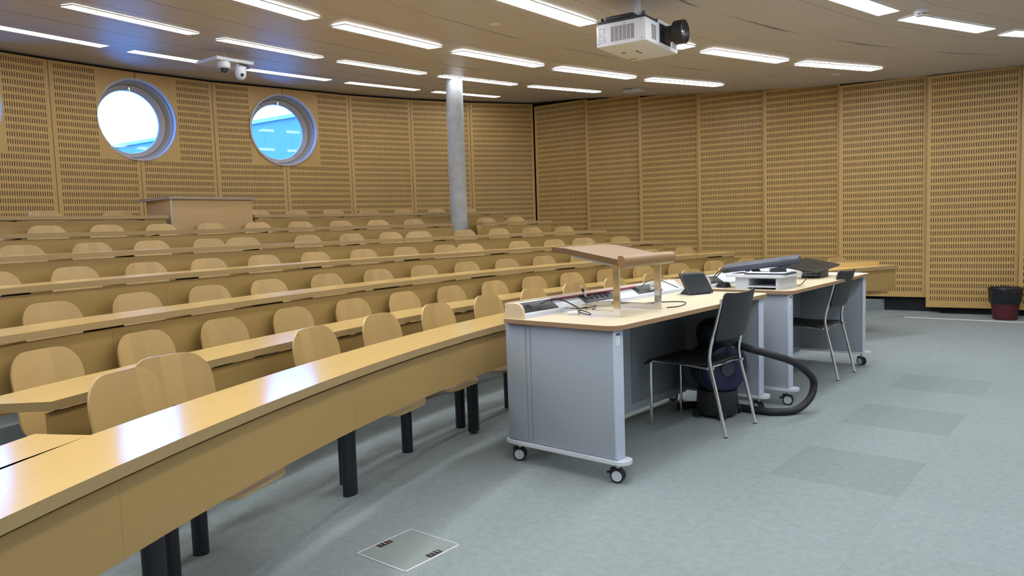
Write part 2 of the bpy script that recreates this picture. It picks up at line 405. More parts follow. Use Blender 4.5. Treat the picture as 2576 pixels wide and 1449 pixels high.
# lamps: the same length in every ring
def in_room(p): return (p.x*.59+p.y*.81) < (5.34*.59+9.84*.81)-.25 or False
vis = {0: (122, 150), 1: (119, 151), 2: (115, 152), 3: (110, 144), 4: (104, 134)}
ring_name = ['row nearest the back wall', 'second row from the back wall', 'third row from the back wall', 'fourth row from the back wall', 'fifth row from the back wall', 'sixth row from the back wall', 'seventh row from the back wall']
lamp_proto = None; ZMESH = {}
for k in range(7):
    L = [x for x in LAMPS if x[0] == k]
    L = [x for x in L if in_room(pol(x[3], x[2])) and x[2] > 100 and x[2] < 186 and (pol(x[3], x[2]).y > -5)]
    # keep away from the front wall
    L = [x for x in L if ((pol(x[3], x[2])-O).x*-.906+(pol(x[3], x[2])-O).y*.42) > 4.4]
    if k == 3: L = [x for x in L if x[2] > 112]
    if k == 2: L = [x for x in L if x[2] > 116]
    if k == 1: L = [x for x in L if x[2] > 119.5]
    if k == 0: L = [x for x in L if x[2] > 122]
    L.sort(key=lambda x: -x[2])
    seen = [x for x in L if k in vis and vis[k][0] < x[2] < vis[k][1]]
    for x in L:
        t = x[2]; rc = x[3]; p = pol(rc, t, HC(rc))
        if lamp_proto is None:
            lamp_proto = thing('ceiling_light', '-', 'ceiling light')
            sl = (HC(rc+.1)-HC(rc-.1))/.2
            f = MB()
            for (x0, x1, y0, y1) in ((-.606, .606, -.094, -.088), (-.606, .606, .088, .094), (-.606, -.600, -.088, .088), (.600, .606, -.088, .088)):
                f.b2((x0, y0, -.0065), (x1, y1, .004))
            f.build('frame', m_lampframe, lamp_proto)
            g = MB(); g.b2((-.600, -.088, -.007), (.600, .088, .003)); g.build('diffuser', m_lamps[0], lamp_proto)
            o = lamp_proto
        else: o = copy_tree(lamp_proto)
        sl = (HC(rc+.2)-HC(rc-.2))/.4
        for ch in o.children:
            if ch.name.startswith('diffuser'):
                if ch.data.users > 1 or k > 0:
                    ch.data = ZMESH.setdefault(k, ch.data if k == 0 else ch.data.copy()); ch.data.materials[0] = m_lamps[k]
                else: ZMESH[0] = ch.data
        o.rotation_euler = (math.atan(sl), 0, math.radians(t-90)); o.rotation_mode = 'XYZ'
        o.location = p - Vector((0, 0, .004))
        if x in seen:
            n_ = seen.index(x)+1
            tag(o, 'linear ceiling light, %s from the left in the %s' % (ORD[n_], ring_name[k]), 'ceiling light', 'linear lights recessed in the board ceiling')
        else:
            tag(o, 'linear ceiling light outside the photo, %s along the %s' % (ORD[min(16, L.index(x)+1)], ring_name[k]), 'ceiling light', 'linear lights recessed in the board ceiling')

# ---------------------------------------------------------------- back wall: slotted maple panels, portholes on every second joint
BW = [Vector((.469, 13.573, 0)), Vector((-.629, 13.181, 0)), Vector((-1.578, 12.709, 0)), Vector((-2.467, 12.123, 0)), Vector((-3.29, 11.40, 0)),
      Vector((-4.077, 10.746, 0)), Vector((-4.759, 9.969, 0)), Vector((-5.368, 9.122, 0))]
t = 149.2
while t < 192: BW.append(pol(16.24, t)); t += 3.70
WINJ = [4, 6, 8, 10, 12, 14]
WZ, WR = 2.832, 0.515
def panel(mb, a, b, z0, z1, blankA=False, blankB=False, zb=2.29, th=.018, split=None):
    """one slotted panel from plan point a to b (room side on the left of b->a ... both sides modelled)"""
    d = (b-a); Lg = d.length; d.normalize(); n = Vector((-d.y, d.x, 0))
    # n must point out of the room (away from O)
    if n.dot((a+b)/2-O) < 0: n = -n
    g = .0035
    def P(s, z, off=0): return a + d*s + Vector((0, 0, z)) + n*off
    parts = [(z0, z1)] if not split else [(z0, split-.0015), (split+.0015, z1)]
    mg = .040
    nsl = int((Lg-2*mg)/SLOT_PU); us = (Lg-nsl*SLOT_PU+SLOT_PU*.62)/2; ue = us+nsl*SLOT_PU
    top = z1-.034
    nrow = int((top-z0-.03)/SLOT_PV); bot = top-nrow*SLOT_PV-.0
    def rect(s0, s1, za, zb_, mi):
        uv = [(s0-us, top-za), (s1-us, top-za), (s1-us, top-zb_), (s0-us, top-zb_)] if mi else [(s0, za), (s1, za), (s1, zb_), (s0, zb_)]
        mb.quad([P(s0, za), P(s1, za), P(s1, zb_), P(s0, zb_)], mi=mi, uv=uv)
    h = Lg/2; hs = us+round((h-us)/SLOT_PU)*SLOT_PU
    xs = [g, us, hs, ue, Lg-g]
    # rows: blank zones beside portholes reach down to zb
    kb = round((top-zb)/SLOT_PV); zbs = top-kb*SLOT_PV
    zs = [z1-.001, top, zbs, bot, z0]
    for i in range(4):
        for j in range(4):
            za, zc = zs[j], zs[j+1]
            slot = (i in (1, 2)) and (j in (1, 2))
            if slot and j == 1 and ((i == 1 and blankA) or (i == 2 and blankB)): slot = False
            rect(xs[i], xs[i+1], zc, za, 1 if slot else 0)
    # edges and back for thickness
    for s_ in (g, Lg-g):
        mb.quad([P(s_, z0), P(s_, z1), P(s_, z1, th), P(s_, z0, th)], mi=0, uv=[(0, z0), (0, z1), (.02, z1), (.02, z0)])
    mb.quad([P(g, z0), P(Lg-g, z0), P(Lg-g, z0, th), P(g, z0, th)], mi=0, uv=[(0, 0), (Lg, 0), (Lg, .02), (0, .02)])
    mb.quad([P(g, z1), P(Lg-g, z1), P(Lg-g, z1, th), P(g, z1, th)], mi=0, uv=[(0, 0), (Lg, 0), (Lg, .02), (0, .02)])
    mb.quad([P(g, z0, th), P(Lg-g, z0, th), P(Lg-g, z1, th), P(g, z1, th)], mi=0, uv=[(0, z0), (Lg, z0), (Lg, z1), (0, z1)])
bw = MB()
for i in range(len(BW)-1):
    panel(bw, BW[i], BW[i+1], .80, 3.434, blankA=(i in WINJ), blankB=(i+1 in WINJ))
wall_back = struct(bw, 'wall_back', [m_wall, m_slot, m_dark], weld=False, smooth=False)
bk = MB()     # solid wall behind the panels
for i in range(len(BW)-1):
    na = (BW[i]-O).normalized(); nb = (BW[i+1]-O).normalized()
    a0 = BW[i]+na*.05; b0 = BW[i+1]+nb*.05; a1 = BW[i]+na*.30; b1 = BW[i+1]+nb*.30
    Z = lambda p, z: Vector((p.x, p.y, z))
    A = [bk.bm.verts.new(p) for p in (Z(a0, .5), Z(b0, .5), Z(b1, .5), Z(a1, .5))]; B = [bk.bm.verts.new(p) for p in (Z(a0, 3.9), Z(b0, 3.9), Z(b1, 3.9), Z(a1, 3.9))]
    for x in range(4): bk.bm.faces.new((A[x], A[(x+1) % 4], B[(x+1) % 4], B[x]))
    bk.bm.faces.new(A[::-1]); bk.bm.faces.new(B)
# the shell is one closed ring of blocks: drop the inner partitions
bmesh.ops.remove_doubles(bk.bm, verts=bk.bm.verts, dist=1e-4)
seenf = {}
for f in list(bk.bm.faces):
    key = tuple(sorted(v.index for v in f.verts)) if False else tuple(sorted((round(v.co.x, 3), round(v.co.y, 3), round(v.co.z, 3)) for v in f.verts))
    seenf.setdefault(key, []).append(f)
dele = [f for fs in seenf.values() if len(fs) > 1 for f in fs]
part = []
for f in bk.bm.faces:
    n_ = f.normal
bmesh.ops.delete(bk.bm, geom=dele, context='FACES')
# interior partitions shared by two blocks were merged into single faces: remove those whose edges have 3+ faces all around
bk.bm.edges.ensure_lookup_table()
inner = [f for f in bk.bm.faces if all(len(e.link_faces) > 2 for e in f.edges)]
bmesh.ops.delete(bk.bm, geom=inner, context='FACES')
wall_shell = struct(bk, 'wall_back_shell', m_dark, smooth=False)
# cut the porthole openings
cut = MB()
for j in WINJ:
    n = (BW[j-1]-BW[j+1]); n = Vector((-n.y, n.x, 0)).normalized()
    if n.dot(BW[j]-O) < 0: n = -n
    c = BW[j]+Vector((0, 0, WZ))
    cut.cyl(c-n*.3, c+n*.8, WR-.004, n=64)
cutter = cut.build('cutter', m_dark, smooth=False)
for o in (wall_back, wall_shell):
    md = o.modifiers.new('b', 'BOOLEAN'); md.operation = 'DIFFERENCE'; md.object = cutter; md.solver = 'EXACT'
bpy.context.view_layer.update()
dg = bpy.context.evaluated_depsgraph_get()
for o in (wall_back, wall_shell):
    me = bpy.data.meshes.new_from_object(o.evaluated_get(dg)); o.modifiers.clear(); o.data = me
bpy.data.objects.remove(cutter)

for wi, j in enumerate(WINJ):
    n = (BW[j-1]-BW[j+1]); n = Vector((-n.y, n.x, 0)).normalized()
    if n.dot(BW[j]-O) < 0: n = -n
    c = BW[j]+Vector((0, 0, WZ))
    wnd = bpy.data.objects.new('window_%d' % (wi+1), None); C.objects.link(wnd); wnd.location = c; wnd.rotation_euler = (0, 0, math.atan2(n.y, n.x)); wnd['kind'] = 'structure'
    ax = (1, 0, 0)
    f = MB(); f.lathe([(WR-.001, .03), (WR+.012, -.002), (WR+.010, -.018), (WR-.012, -.020), (WR-.016, .045)], ax=ax, n=72); f.build('trim_ring', m_framew, wnd)
    f = MB(); f.lathe([(WR-.016, .045), (WR-.018, .062)], ax=ax, n=72); f.build('gasket', m_blackplastic, wnd)
    f = MB(); f.lathe([(WR-.017, .060), (WR-.022, .062), (WR-.028, .15), (WR-.040, .17), (WR-.045, .20)], ax=ax, n=72); f.build('lining', m_framec, wnd)
    f = MB(); f.lathe([(WR-.045, .20), (WR-.052, .185), (WR-.075, .20), (WR-.105, .222), (WR-.112, .245), (WR-.112, .27), (WR-.02, .275), (WR-.004, .36)], ax=ax, n=72); f.build('sash', m_framew, wnd)
    f = MB(); f.lathe([(0, .262), (WR-.110, .262)], ax=ax, n=72); f.build('glass', m_glass, wnd)
    f = MB(); f.box((.19, 0, WR-.085), (.035, .030, .05), bev=.005); f.cyl((.17, 0, WR-.10), (.17, 0, WR-.135), .010); f.build('latch', m_chrome, wnd)

# ---------------------------------------------------------------- right wall: staggered slotted panels over a black recess
TW = Vector((.8006, -.5992, 0)); NW = Vector((.5992, .8006, 0))
P8 = Vector((5.34, 9.84, 0))
# joint points lie where the photographed joints cross the wall line
JX = [1475, 1607.5, 1755.5, 1921, 2110, 2332]
LW = {}
for k, x in zip(range(3, 9), JX):
    dx = r2*((x-1288)/F_PX) + _f - u2*((400-724.5)/F_PX)
    # intersect azimuth with the line through P8 along TW
    d2 = Vector((dx.x, dx.y)); 
    det = d2.x*(-TW.y)+d2.y*TW.x
    s_ = (P8.x*(-TW.y)+P8.y*TW.x)/det
    LW[k] = Vector((d2.x*s_, d2.y*s_, 0))
LW[2] = Vector((.469, 13.573, 0)); LW[9] = LW[8]+TW*1.0; LW[10] = LW[8]+TW*2.0; LW[11] = LW[8]+TW*3.0
WTOP = {2: 3.385, 3: 3.345, 4: 3.275, 5: 3.20, 6: 3.125, 7: 3.055, 8: 3.030, 9: 3.02, 10: 3.02}
rw = MB(); rb = MB()
for k in range(2, 11):
    a = LW[k].copy(); b = LW[k+1]+NW*.075
    if k == 2: a = LW[2]+Vector((.02, -.03, 0))
    panel(rw, a, b, {8: .085, 9: .085, 10: .085}.get(k, .205), WTOP[k], zb=WTOP[k]-.3, th=.02, split=2.11)
wall_right = struct(rw, 'wall_right', [m_wall, m_slot, m_dark], weld=False, smooth=False)
for k in range(2, 11):
    a = LW[k]+NW*.13; b = LW[k+1]+NW*.13
    rb.quad([(a.x, a.y, -.01), (b.x, b.y, -.01), (b.x, b.y, 3.9), (a.x, a.y, 3.9)])
a = LW[2]+NW*.13; b = BW[0]+(BW[0]-O).normalized()*.12+Vector((-.9, .32, 0))
rb.quad([(a.x, a.y, -.01), (b.x, b.y, -.01), (b.x, b.y, 3.9), (a.x, a.y, 3.9)])
struct(rb, 'wall_right_shell', m_dark, smooth=False)
lid = MB(); lid.prism([(O.x+16.5*math.cos(math.radians(a)), O.y+16.5*math.sin(math.radians(a))) for a in range(96, 200, 4)]+[(-7.5, -9), (12.5, -9), (12.5, 8)], 3.62, 3.70); struct(lid, 'sky_seal_lid', m_dark, smooth=False)  # unseen lid, added to keep sky light from leaking through the board gaps
# closing walls out of the photo
cw = MB()
PA = pol(16.0, 190.5); e = LW[11]+NW*.13
F1 = Vector((4.4+.42*7.4, 1.6+.906*7.4, 0)); F0 = Vector((4.4-.42*9, 1.6-.906*9, 0))
def wq(mb, a, b, mi=0): mb.quad([(a.x, a.y, 0), (b.x, b.y, 0), (b.x, b.y, 3.6), (a.x, a.y, 3.6)], mi=mi, uv=[(0, 0), ((b-a).length, 0), ((b-a).length, 3.6), (0, 3.6)])
x = MB(); wq(x, F0, F1); wq(x, F1, e); struct(x, 'wall_front', m_frontwall)
x = MB(); wq(x, BW[-1], F0); struct(x, 'wall_left', m_wall)

# ---------------------------------------------------------------- concrete column
col = MB(); cp = Vector((-.672, 10.16, 0))
cp = Vector((-.685, 10.34, 0))
col.cyl((cp.x, cp.y, .60), (cp.x, cp.y, ceil_at(cp.x, cp.y)+.002), .113, n=40)
tag(col.build('column', m_concrete), 'round grey concrete column rising through the tiers to the ceiling', 'column')

# ---------------------------------------------------------------- long curved desks
def arc_slab(mb, r0, r1, z0, z1, t0, t1, mi_side=0, mi_top=None, step=1.2):
    n = max(2, int(abs(t1-t0)/step)); A = []
    for i in range(n+1):
        t = t0+(t1-t0)*i/n
        A.append((t, [mb.bm.verts.new(pol(r, t, z)) for r, z in ((r0, z0), (r1, z0), (r1, z1), (r0, z1))]))
    mt = mi_side if mi_top is None else mi_top
    for (ta, a), (tb, b) in zip(A, A[1:]):
        ua, ub = math.radians(ta)*r0, math.radians(tb)*r0
        for x in range(4):
            y = (x+1) % 4
            f = mb.bm.faces.new((a[x], a[y], b[y], b[x])); f.smooth = True
            f.material_index = mt if x in (2,) else mi_side
            h = {0: (r0, r1), 1: (z0, z1), 2: (r1, r0), 3: (z1, z0)}[x]
            for lo, uv in zip(f.loops, ((ua, h[0]), (ua, h[1]), (ub, h[1]), (ub, h[0]))): lo[mb.uv].uv = uv
    for t, v in (A[0], A[-1]):
        f = mb.bm.faces.new(v); f.material_index = mi_side
FLOORZ = {1: LZ, 2: LZ, 3: .162, 4: .322, 5: .480, 6: .640, 7: .800}
FR = {1: 9.215, 2: 10.05, 3: 10.765, 4: 11.53, 5: 12.34, 6: 13.17, 7: 13.95}
TOPZ = {1: .742, 2: .735, 3: .899, 4: 1.058, 5: 1.214, 6: 1.370, 7: 1.530}
ROWN = {1: 'front row', 2: 'second row', 3: 'third row', 4: 'fourth row', 5: 'fifth row', 6: 'sixth row', 7: 'back row'}
SEG = {1: [(114.2, 174)], 2: [(116.9, 164.2)], 3: [(119.3, 172)], 4: [(121.5, 172)], 5: [(123.0, 172)], 6: [(124.31, 129.46), (131.49, 172)], 7: [(125.46, 141.40), (145.56, 172)]}
DESKLAB = {(1, 0): 'long curved maple desk of the front row, nearest the carpeted front floor', (2, 0): 'long curved maple desk of the second row with its cut left end in view',
           (3, 0): 'long curved maple desk of the third row from the front', (4, 0): 'long curved maple desk of the fourth row from the front',
           (5, 0): 'long curved maple desk of the fifth row from the front', (6, 0): 'short maple desk of the sixth row, right of the concrete column',
           (6, 1): 'long maple desk of the sixth row, left of the concrete column', (7, 0): 'back row maple desk, right of the wooden control booth', (7, 1): 'back row maple desk, left of the wooden control booth'}
for row in range(1, 8):
    for si, (t0, t1) in enumerate(SEG[row]):
        r = FR[row]; zt = TOPZ[row]; fz = FLOORZ[row]
        tm = min(t1, 160)
        root = thing('long_desk', DESKLAB[(row, si)], 'desk', group='curved rows of maple desks')
        dep = .30 if row < 3 else .285
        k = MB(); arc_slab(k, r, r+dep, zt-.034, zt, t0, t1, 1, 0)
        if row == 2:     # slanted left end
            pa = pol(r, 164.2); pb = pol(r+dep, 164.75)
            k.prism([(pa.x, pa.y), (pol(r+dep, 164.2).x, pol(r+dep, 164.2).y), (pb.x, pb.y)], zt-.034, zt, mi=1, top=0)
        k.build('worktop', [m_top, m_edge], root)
        if row == 1:
            k = MB(); q = [pol(9.5155, 166.45), pol(9.70, 166.5), pol(9.705, 174), pol(9.5155, 174)]
            k.prism([(p.x, p.y) for p in q], zt-.034, zt, mi=1, top=0); k.build('worktop_extension', [m_top, m_edge], root)
        # front panels in lengths of about 1.25 m
        hgt = .205 if row < 3 else .30
        cuts = [t0+.06]; stp = math.degrees(1.243/r)
        s0 = {1: 152.35}.get(row, t1)
        tt = s0
        while tt > t0+1.5: tt -= stp
        c = []
        tt += stp if tt < t0+.8 else 0
        while tt < t1-1.0:
            if tt > t0+1.0: c.append(tt)
            tt += stp
        cuts = [t0+.06]+c+[t1-.06]
        for ca, cb in zip(cuts, cuts[1:]):
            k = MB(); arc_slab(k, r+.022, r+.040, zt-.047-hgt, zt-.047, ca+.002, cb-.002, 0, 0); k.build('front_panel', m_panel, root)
        # legs: broad dark blades, every second seat
        lt = 157.18 if row == 1 else (t0+1.0)
        ts = []
        stepL = 7.4*9.215/r
        while lt-stepL > t0+.4: lt -= stepL
        while lt < t1-.2: ts.append(lt); lt += stepL
        for tl in ts:
            k = MB(); a = r+.385 if row == 1 else r+.27
            k2 = []
            for q in range(16):
                an = 2*math.pi*q/16; k2.append((a+.030*math.sin(an), math.degrees(.047*math.cos(an)/a)))
            if row == 1: k2 = [(x-.0, y) for x, y in k2]
            poly = [pol(x, tl+y) for x, y in k2]
            k.prism([(p.x, p.y) for p in poly], fz, zt-.06)
            k.build('leg', m_black, root)
            k = MB(); p0 = pol(r+.05, tl, zt-.05); p1 = pol(r+(.38 if row == 1 else dep-.02), tl, zt-.06)
            k.tube([p0, p1], .014, sub=1); k.build('bracket', m_black, root)
# the loose board lying on the right end of the front desk
bd = MB(); A = pol(9.36, 114.9); B = pol(9.50, 121.2)
d = (B-A).normalized(); n = Vector((-d.y, d.x, 0)); n = n if n.dot(A-O) > 0 else -n
poly = []
for s_, o_ in ((.0, .012), (.02, 0), (1.0, 0), (1.0, .26), (.55, .26), (.06, .20), (0, .17)):
    q = A+d*((B-A).length*s_)+n*o_; poly.append((q.x, q.y))
bd.prism(poly, TOPZ[1], TOPZ[1]+.040)
tag(bd.build('desk_flap', m_top), 'thick maple board lying on the right end of the front row desk', 'board')

# ---------------------------------------------------------------- plywood lecture seats on black posts
def seat_proto():
    root = thing('lecture_seat', '-', 'seat')
    W, H, zb, zt = .176, .40, .435, .803
    def P(u, v):
        v2 = v**.75 if v > 0 else 0
        z = zb+(zt-zb)*math.sin(v2*math.pi/2) if False else zb+(zt-zb)*v
        Rx, Rz = .105, .115
        hw = W
        dz = z-(zt-Rz)
        if dz > 0: hw = W-Rx+Rx*math.sqrt(max(0, 1-(dz/Rz)**2))
        dz = (zb+.07)-z
        if dz > 0: hw = W-.05+.05*math.sqrt(max(0, 1-(dz/.07)**2))
        hw *= 1+.035*(zt-z)/(zt-zb)
        x = (2*u-1)*hw
        y = -.085-.070*(z-zb)/(zt-zb)-.016*(1-(x/W)**2)
        return (x, y, z)
    vv = [0, .02, .05, .09, .14, .2, .35, .5, .62, .70, .76, .82, .87, .91, .945, .97, .99, 1.0]
    k = MB(); k.sheet(lambda u, v: P(u, vv[round(v*(len(vv)-1))]), 10, len(vv)-1, (0, -1, 0), .011, mi=0, rim=1)
    k.build('backrest', [m_seat, m_seat_edge], root)
    def Q(u, v):
        y = -.045+.465*v; Ry = .07
        hw = .182
        dy = y-(.420-Ry)
        if dy > 0: hw = .182-.08+.08*math.sqrt(max(0, 1-(dy/Ry)**2))
        x = (2*u-1)*hw
        z = .440-.012*math.exp(-((y-.14)/.1)**2)-(.30*max(0, y-.28)**2*3 if y > .28 else 0)
        return (x, y, z)
    sv = [0, .1, .3, .5, .65, .75, .82, .87, .91, .945, .97, .99, 1.0]
    k = MB(); k.sheet(lambda u, v: Q(u, sv[round(v*(len(sv)-1))]), 8, len(sv)-1, (0, 0, -1), .012, mi=0, rim=1)
    k.build('seat', [m_seat, m_seat_edge], root)
    k = MB(); k.cyl((0, 0, 0), (0, 0, .36), .032, n=20); k.build('post', m_black, root)
    k = MB(); k.box((0, .06, .395), (.10, .26, .03), bev=.005); k.tube([(0, -.02, .39), (0, -.085, .42), (0, -.10, .50), (0, -.118, .60)], .014, sub=4)
    k.build('bracket', m_black, root)
    return root
SEATS = {
 1: [(163.3, 0), (161.7, 1), (156.4, 0), (153.0, 0), (149.6, 0), (146.15, 0), (142.75, 0), (139.4, 0), (135.98, 0), (132.52, 0), (129.03, 0), (125.6, 0), (122.1, 0), (118.6, 0), (115.3, 0)],
 2: [(161.07, 0), (158.06, 0), (155.12, 0), (152.03, 0), (148.91, 0), (145.88, 0), (142.84, 0), (139.79, 0), (136.79, 0), (133.82, 0), (130.8, 0), (127.75, 0), (124.69, 0), (121.5, 0), (118.5, 0)],
 3: [(157.9, 0), (155.1, 0), (152.25, 0), (149.55, 0), (146.55, 0), (143.6, 0), (140.7, 0), (137.8, 0), (134.9, 0), (132.05, 0), (129.1, 0), (126.2, 0), (123.35, 0), (120.4, 0)],
 4: [(157.0, 0), (154.42, 0), (151.83, 0), (149.19, 0), (146.57, 0), (143.86, 0), (141.09, 0), (138.42, 0), (135.78, 0), (134.19, 1), (130.45, 0), (127.78, 0), (125.55, 2), (122.46, 0)],
 5: [(153.75, 0), (151.29, 0), (148.96, 0), (146.41, 0), (144.9, 1), (141.36, 0), (138.82, 0), (136.38, 0), (134.65, 1), (131.37, 0), (128.9, 0), (126.43, 0), (123.95, 0)],
 6: [(153.05, 0), (150.76, 0), (148.48, 0), (146.22, 0), (143.9, 0), (141.56, 0), (139.23, 0), (136.88, 0), (134.58, 0), (132.23, 0), (127.19, 0), (124.98, 0)],
 7: [(151.9, 0), (149.04, 0), (146.18, 0), (139.5, 0), (137.37, 0), (135.19, 0), (132.99, 0), (130.77, 0), (128.55, 0), (126.33, 0)]}
proto = seat_proto(); first = True
for row in range(1, 8):
    for i, (t, sw) in enumerate(SEATS[row]):
        o = proto if first else copy_tree(proto); first = False
        off = .515 if row != 1 else .505
        rz = math.radians(t+90) 
        if sw == 1:
            off += .05 if row > 1 else .10; rz += math.radians(-22)
        if sw == 2: off += .02; rz += math.radians(-14)
        # back plane sits .115 behind the post
        p = pol(FR[row]+off, t, FLOORZ[row]); o.location = p
        rz = math.atan2(-math.sin(math.radians(t)), -math.cos(math.radians(t))) - math.pi/2 + (math.radians(-20) if sw == 1 else math.radians(-12) if sw == 2 else 0)
        o.rotation_euler = (0, 0, rz)
        st = 'swivelled sideways, ' if sw else ''
        lab = 'maple plywood seat, %s%s from the left in the %s' % (st, ORD[i+1], ROWN[row])
        tag(o, lab, 'seat', 'plywood lecture seats in the ' + ROWN[row])

# ---------------------------------------------------------------- wooden control booth behind the back row
bt = thing('control_booth', 'boxed maple control booth with grey top edge standing between the back row desks', 'booth')
q = [pol(13.945, 141.50), pol(13.945, 145.46), pol(14.55, 145.1), pol(14.55, 141.6)]
k = MB(); k.prism([(p.x, p.y) for p in q], .80, 1.695); k.build('body', m_booth, bt)
q = [pol(13.915, 141.40), pol(13.915, 145.58), pol(14.60, 145.3), pol(14.60, 141.5)]
k = MB(); k.prism([(p.x, p.y) for p in q], 1.695, 1.722); k.build('top', plain('booth_top', (.27, .225, .18), .45), bt)
k = MB(); p = pol(13.937, 145.44); k.prism([(p.x+a, p.y+b) for a, b in ((-.008, -.008), (.008, -.008), (.008, .008), (-.008, .008))], .80, 1.694); k.build('corner_strip', m_alu, bt)

# ---------------------------------------------------------------- the two presenter desks
PHI1, PHI2 = .8553, .8664
D1 = Vector((.5115, 3.6799, 0)); D2 = Vector((1.9098, 5.1616, 0))
def loc1(a, b, z): return D1+Vector((math.cos(PHI1)*a-math.sin(PHI1)*b, math.sin(PHI1)*a+math.cos(PHI1)*b, z))
def loc2(a, b, z): return D2+Vector((math.cos(PHI2)*a-math.sin(PHI2)*b, math.sin(PHI2)*a+math.cos(PHI2)*b, z))
def rpoly(x0, y0, x1, y1, r, n=6):
    """rounded rectangle; r = radii for corners (x0y0, x1y0, x1y1, x0y1)"""
    out = []
    for (cx, cy, rr, a0) in ((x0+r[0], y0+r[0], r[0], 180), (x1-r[1], y0+r[1], r[1], 270), (x1-r[2], y1-r[2], r[2], 0), (x0+r[3], y1-r[3], r[3], 90)):
        if rr < 1e-4: out.append((cx, cy)); continue
        for i in range(n+1):
            a = math.radians(a0+90*i/n); out.append((cx+rr*math.cos(a), cy+rr*math.sin(a)))
    return out
def caster(root, x, y, ang, lock=False):
    k = MB(); R = RZ(ang)
    ax = R @ Vector((1, 0, 0))
    c = Vector((x, y, .036))
    k.cyl(c-ax*.014-ax*.006, c-ax*.003, .036, n=24); k.cyl(c+ax*.003, c+ax*.020, .036, n=24)
    k.cyl(c-ax*.021, c-ax*.0205, .027, n=20, mi=1); k.cyl(c+ax*.0205, c+ax*.021, .027, n=20, mi=1)
    k.cyl((x, y, .05), (x, y, .106), .010, mi=2)
    f = R @ Vector((0, 1, 0))
    k.box(c+f*.012+Vector((0, 0, .030)), (.030, .050, .016), rot=R, bev=.004)
    if lock: k.box(c+f*.044+Vector((0, 0, .012)), (.022, .026, .010), rot=R, bev=.003)
    k.build('caster', [m_rubber, m_whitepaint, m_alu], root)
def presenter_desk(name, label, base, phi, LEN=1.805):
    root = thing(name, label, 'desk', base, phi, 'rolling presenter desks')
    k = MB(); k.prism(rpoly(-.033, -.007, LEN+.033, .722, (.075, .06, .01, .01), 8), .777, .801, mi=1, top=0); k.build('worktop', [m_lam, m_plyedge], root)
    for side, x0 in ((0, .0), (1, LEN-.075)):
        k = MB(); k.b2((x0, .030, .124), (x0+.075, .735, .777), bev=.004)
        k.build('end_panel', m_gray, root)
        xf = x0-.0015 if side == 0 else x0+.0765
        k = MB()
        k.b2((x0-.002, .022, .124), (x0+.077, .034, .777), bev=.003)
        k.build('front_post', m_graylight, root)
        k = MB()
        for b in (.592, .560): k.b2((xf-.0010, b-.0010, .128), (xf+.0010, b+.0010, .775))
        k.b2((xf-.0012, .60, .131), (xf+.0012, .716, .1335)); k.b2((xf-.0012, .60, .768), (xf+.0012, .716, .7705))
        k.build('access_door', m_graydark, root)
        k = MB(); k.prism(rpoly(x0-.018, -.030, x0+.093, .765, (.05, .05, .05, .05)), .104, .122, mi=0, top=0); k.build('plinth', m_whitepaint, root)
        caster(root, x0+.038, .045, .25 if side == 0 else -.5, side == 0); caster(root, x0+.038, .690, .45)
    k = MB(); k.b2((.075, .560, .090), (LEN-.075, .578, .777)); k.build('modesty_panel', m_gray, root)
    k = MB(); k.b2((1.0 if LEN > 1.7 else .9, .556, .14), (LEN-.09, .5605, .77)); k.build('perforated_panel', m_graydark, root)
    k = MB(); k.b2((.075, .718, .124), (LEN-.075, .735, .777)); k.build('back_panel', m_gray, root)
    # raised cable ledge along the back
    prof = [(.722, .801), (.722, .884)]+[(.640+.0-.045*math.sin(a), .839+.045*math.cos(a)) for a in [math.pi/2*i/6 for i in range(7)]]+[(.593, .801)]
    for x0 in (-.014, LEN-.004):
        k = MB(); k.prism(prof, x0, x0+.018, axis='x'); k.build('ledge_cheek', m_cheek, root)
    k = MB(); k.b2((.004, .706, .801), (LEN-.004, .722, .886)); k.build('ledge_rail', m_cheek, root)
    k = MB(); k.prism([(.706, .801), (.706, .880), (.690, .878), (.606, .822), (.599, .801)], .004, LEN-.004, axis='x'); k.build('cable_tray', m_whitepaint, root)
    k = MB(); k.box((-.0, .0195, .742), (.003, .003, .001)); 
    return root
deskA = presenter_desk('presenter_desk', 'nearer grey presenter desk with pale top, carrying the slanted wooden lectern', D1, PHI1)
deskB = presenter_desk('presenter_desk', 'farther grey presenter desk with pale top, carrying the white monitor riser', D2, PHI2)
SL = math.atan2(.056, .084)
def tray_plate(root, a0, a1, kinds, wdt=.070):
    """black socket plate on the sloping tray"""
    k = MB(); c = ((a0+a1)/2, .651, .8525); R = RX(SL)
    k.box(c, (a1-a0, wdt+.012, .006), rot=R, bev=.002); o = k.build('socket_plate', m_blackplastic, root)
    n = R @ Vector((0, 0, 1))
    k = MB()
    for s_ in kinds:
        p = Vector(c)+Vector((s_, 0, 0))+n*.0031
        k.cyl(p, p+n*.0006, .021, n=24)
    k.build('socket', m_dark, root)
    return o
tray_plate(deskA, .015, .335, (-.12, -.07))
tray_plate(deskA, .60, .93, (-.12, -.065, -.01, .045, .10))
tray_plate(deskA, 1.20, 1.52, (-.13,))
tray_plate(deskB, .03, .26, (-.09,))
def sticker(root, y):
    k = MB(); k.b2((.012, .0205, .700), (.044, .0218, .762)); k.b2((.012, .0203, .748), (.044, .0206, .760), mi=1)
    for i, ww in enumerate((.026, .022, .012, .010, .012)): k.b2((.015, .0203, .738-i*.008), (.015+ww, .0206, .7395-i*.008), mi=2)
    k.build('asset_label', [m_paper, m_blueprint, m_gray], root)
sticker(deskA, 0); sticker(deskB, 0)

# ---------------------------------------------------------------- lectern on the nearer desk
lec = thing('lectern', 'slanted oak tabletop lectern with rounded front lip on flat chrome legs', 'lectern', loc1(.520, .38, .801), PHI1)
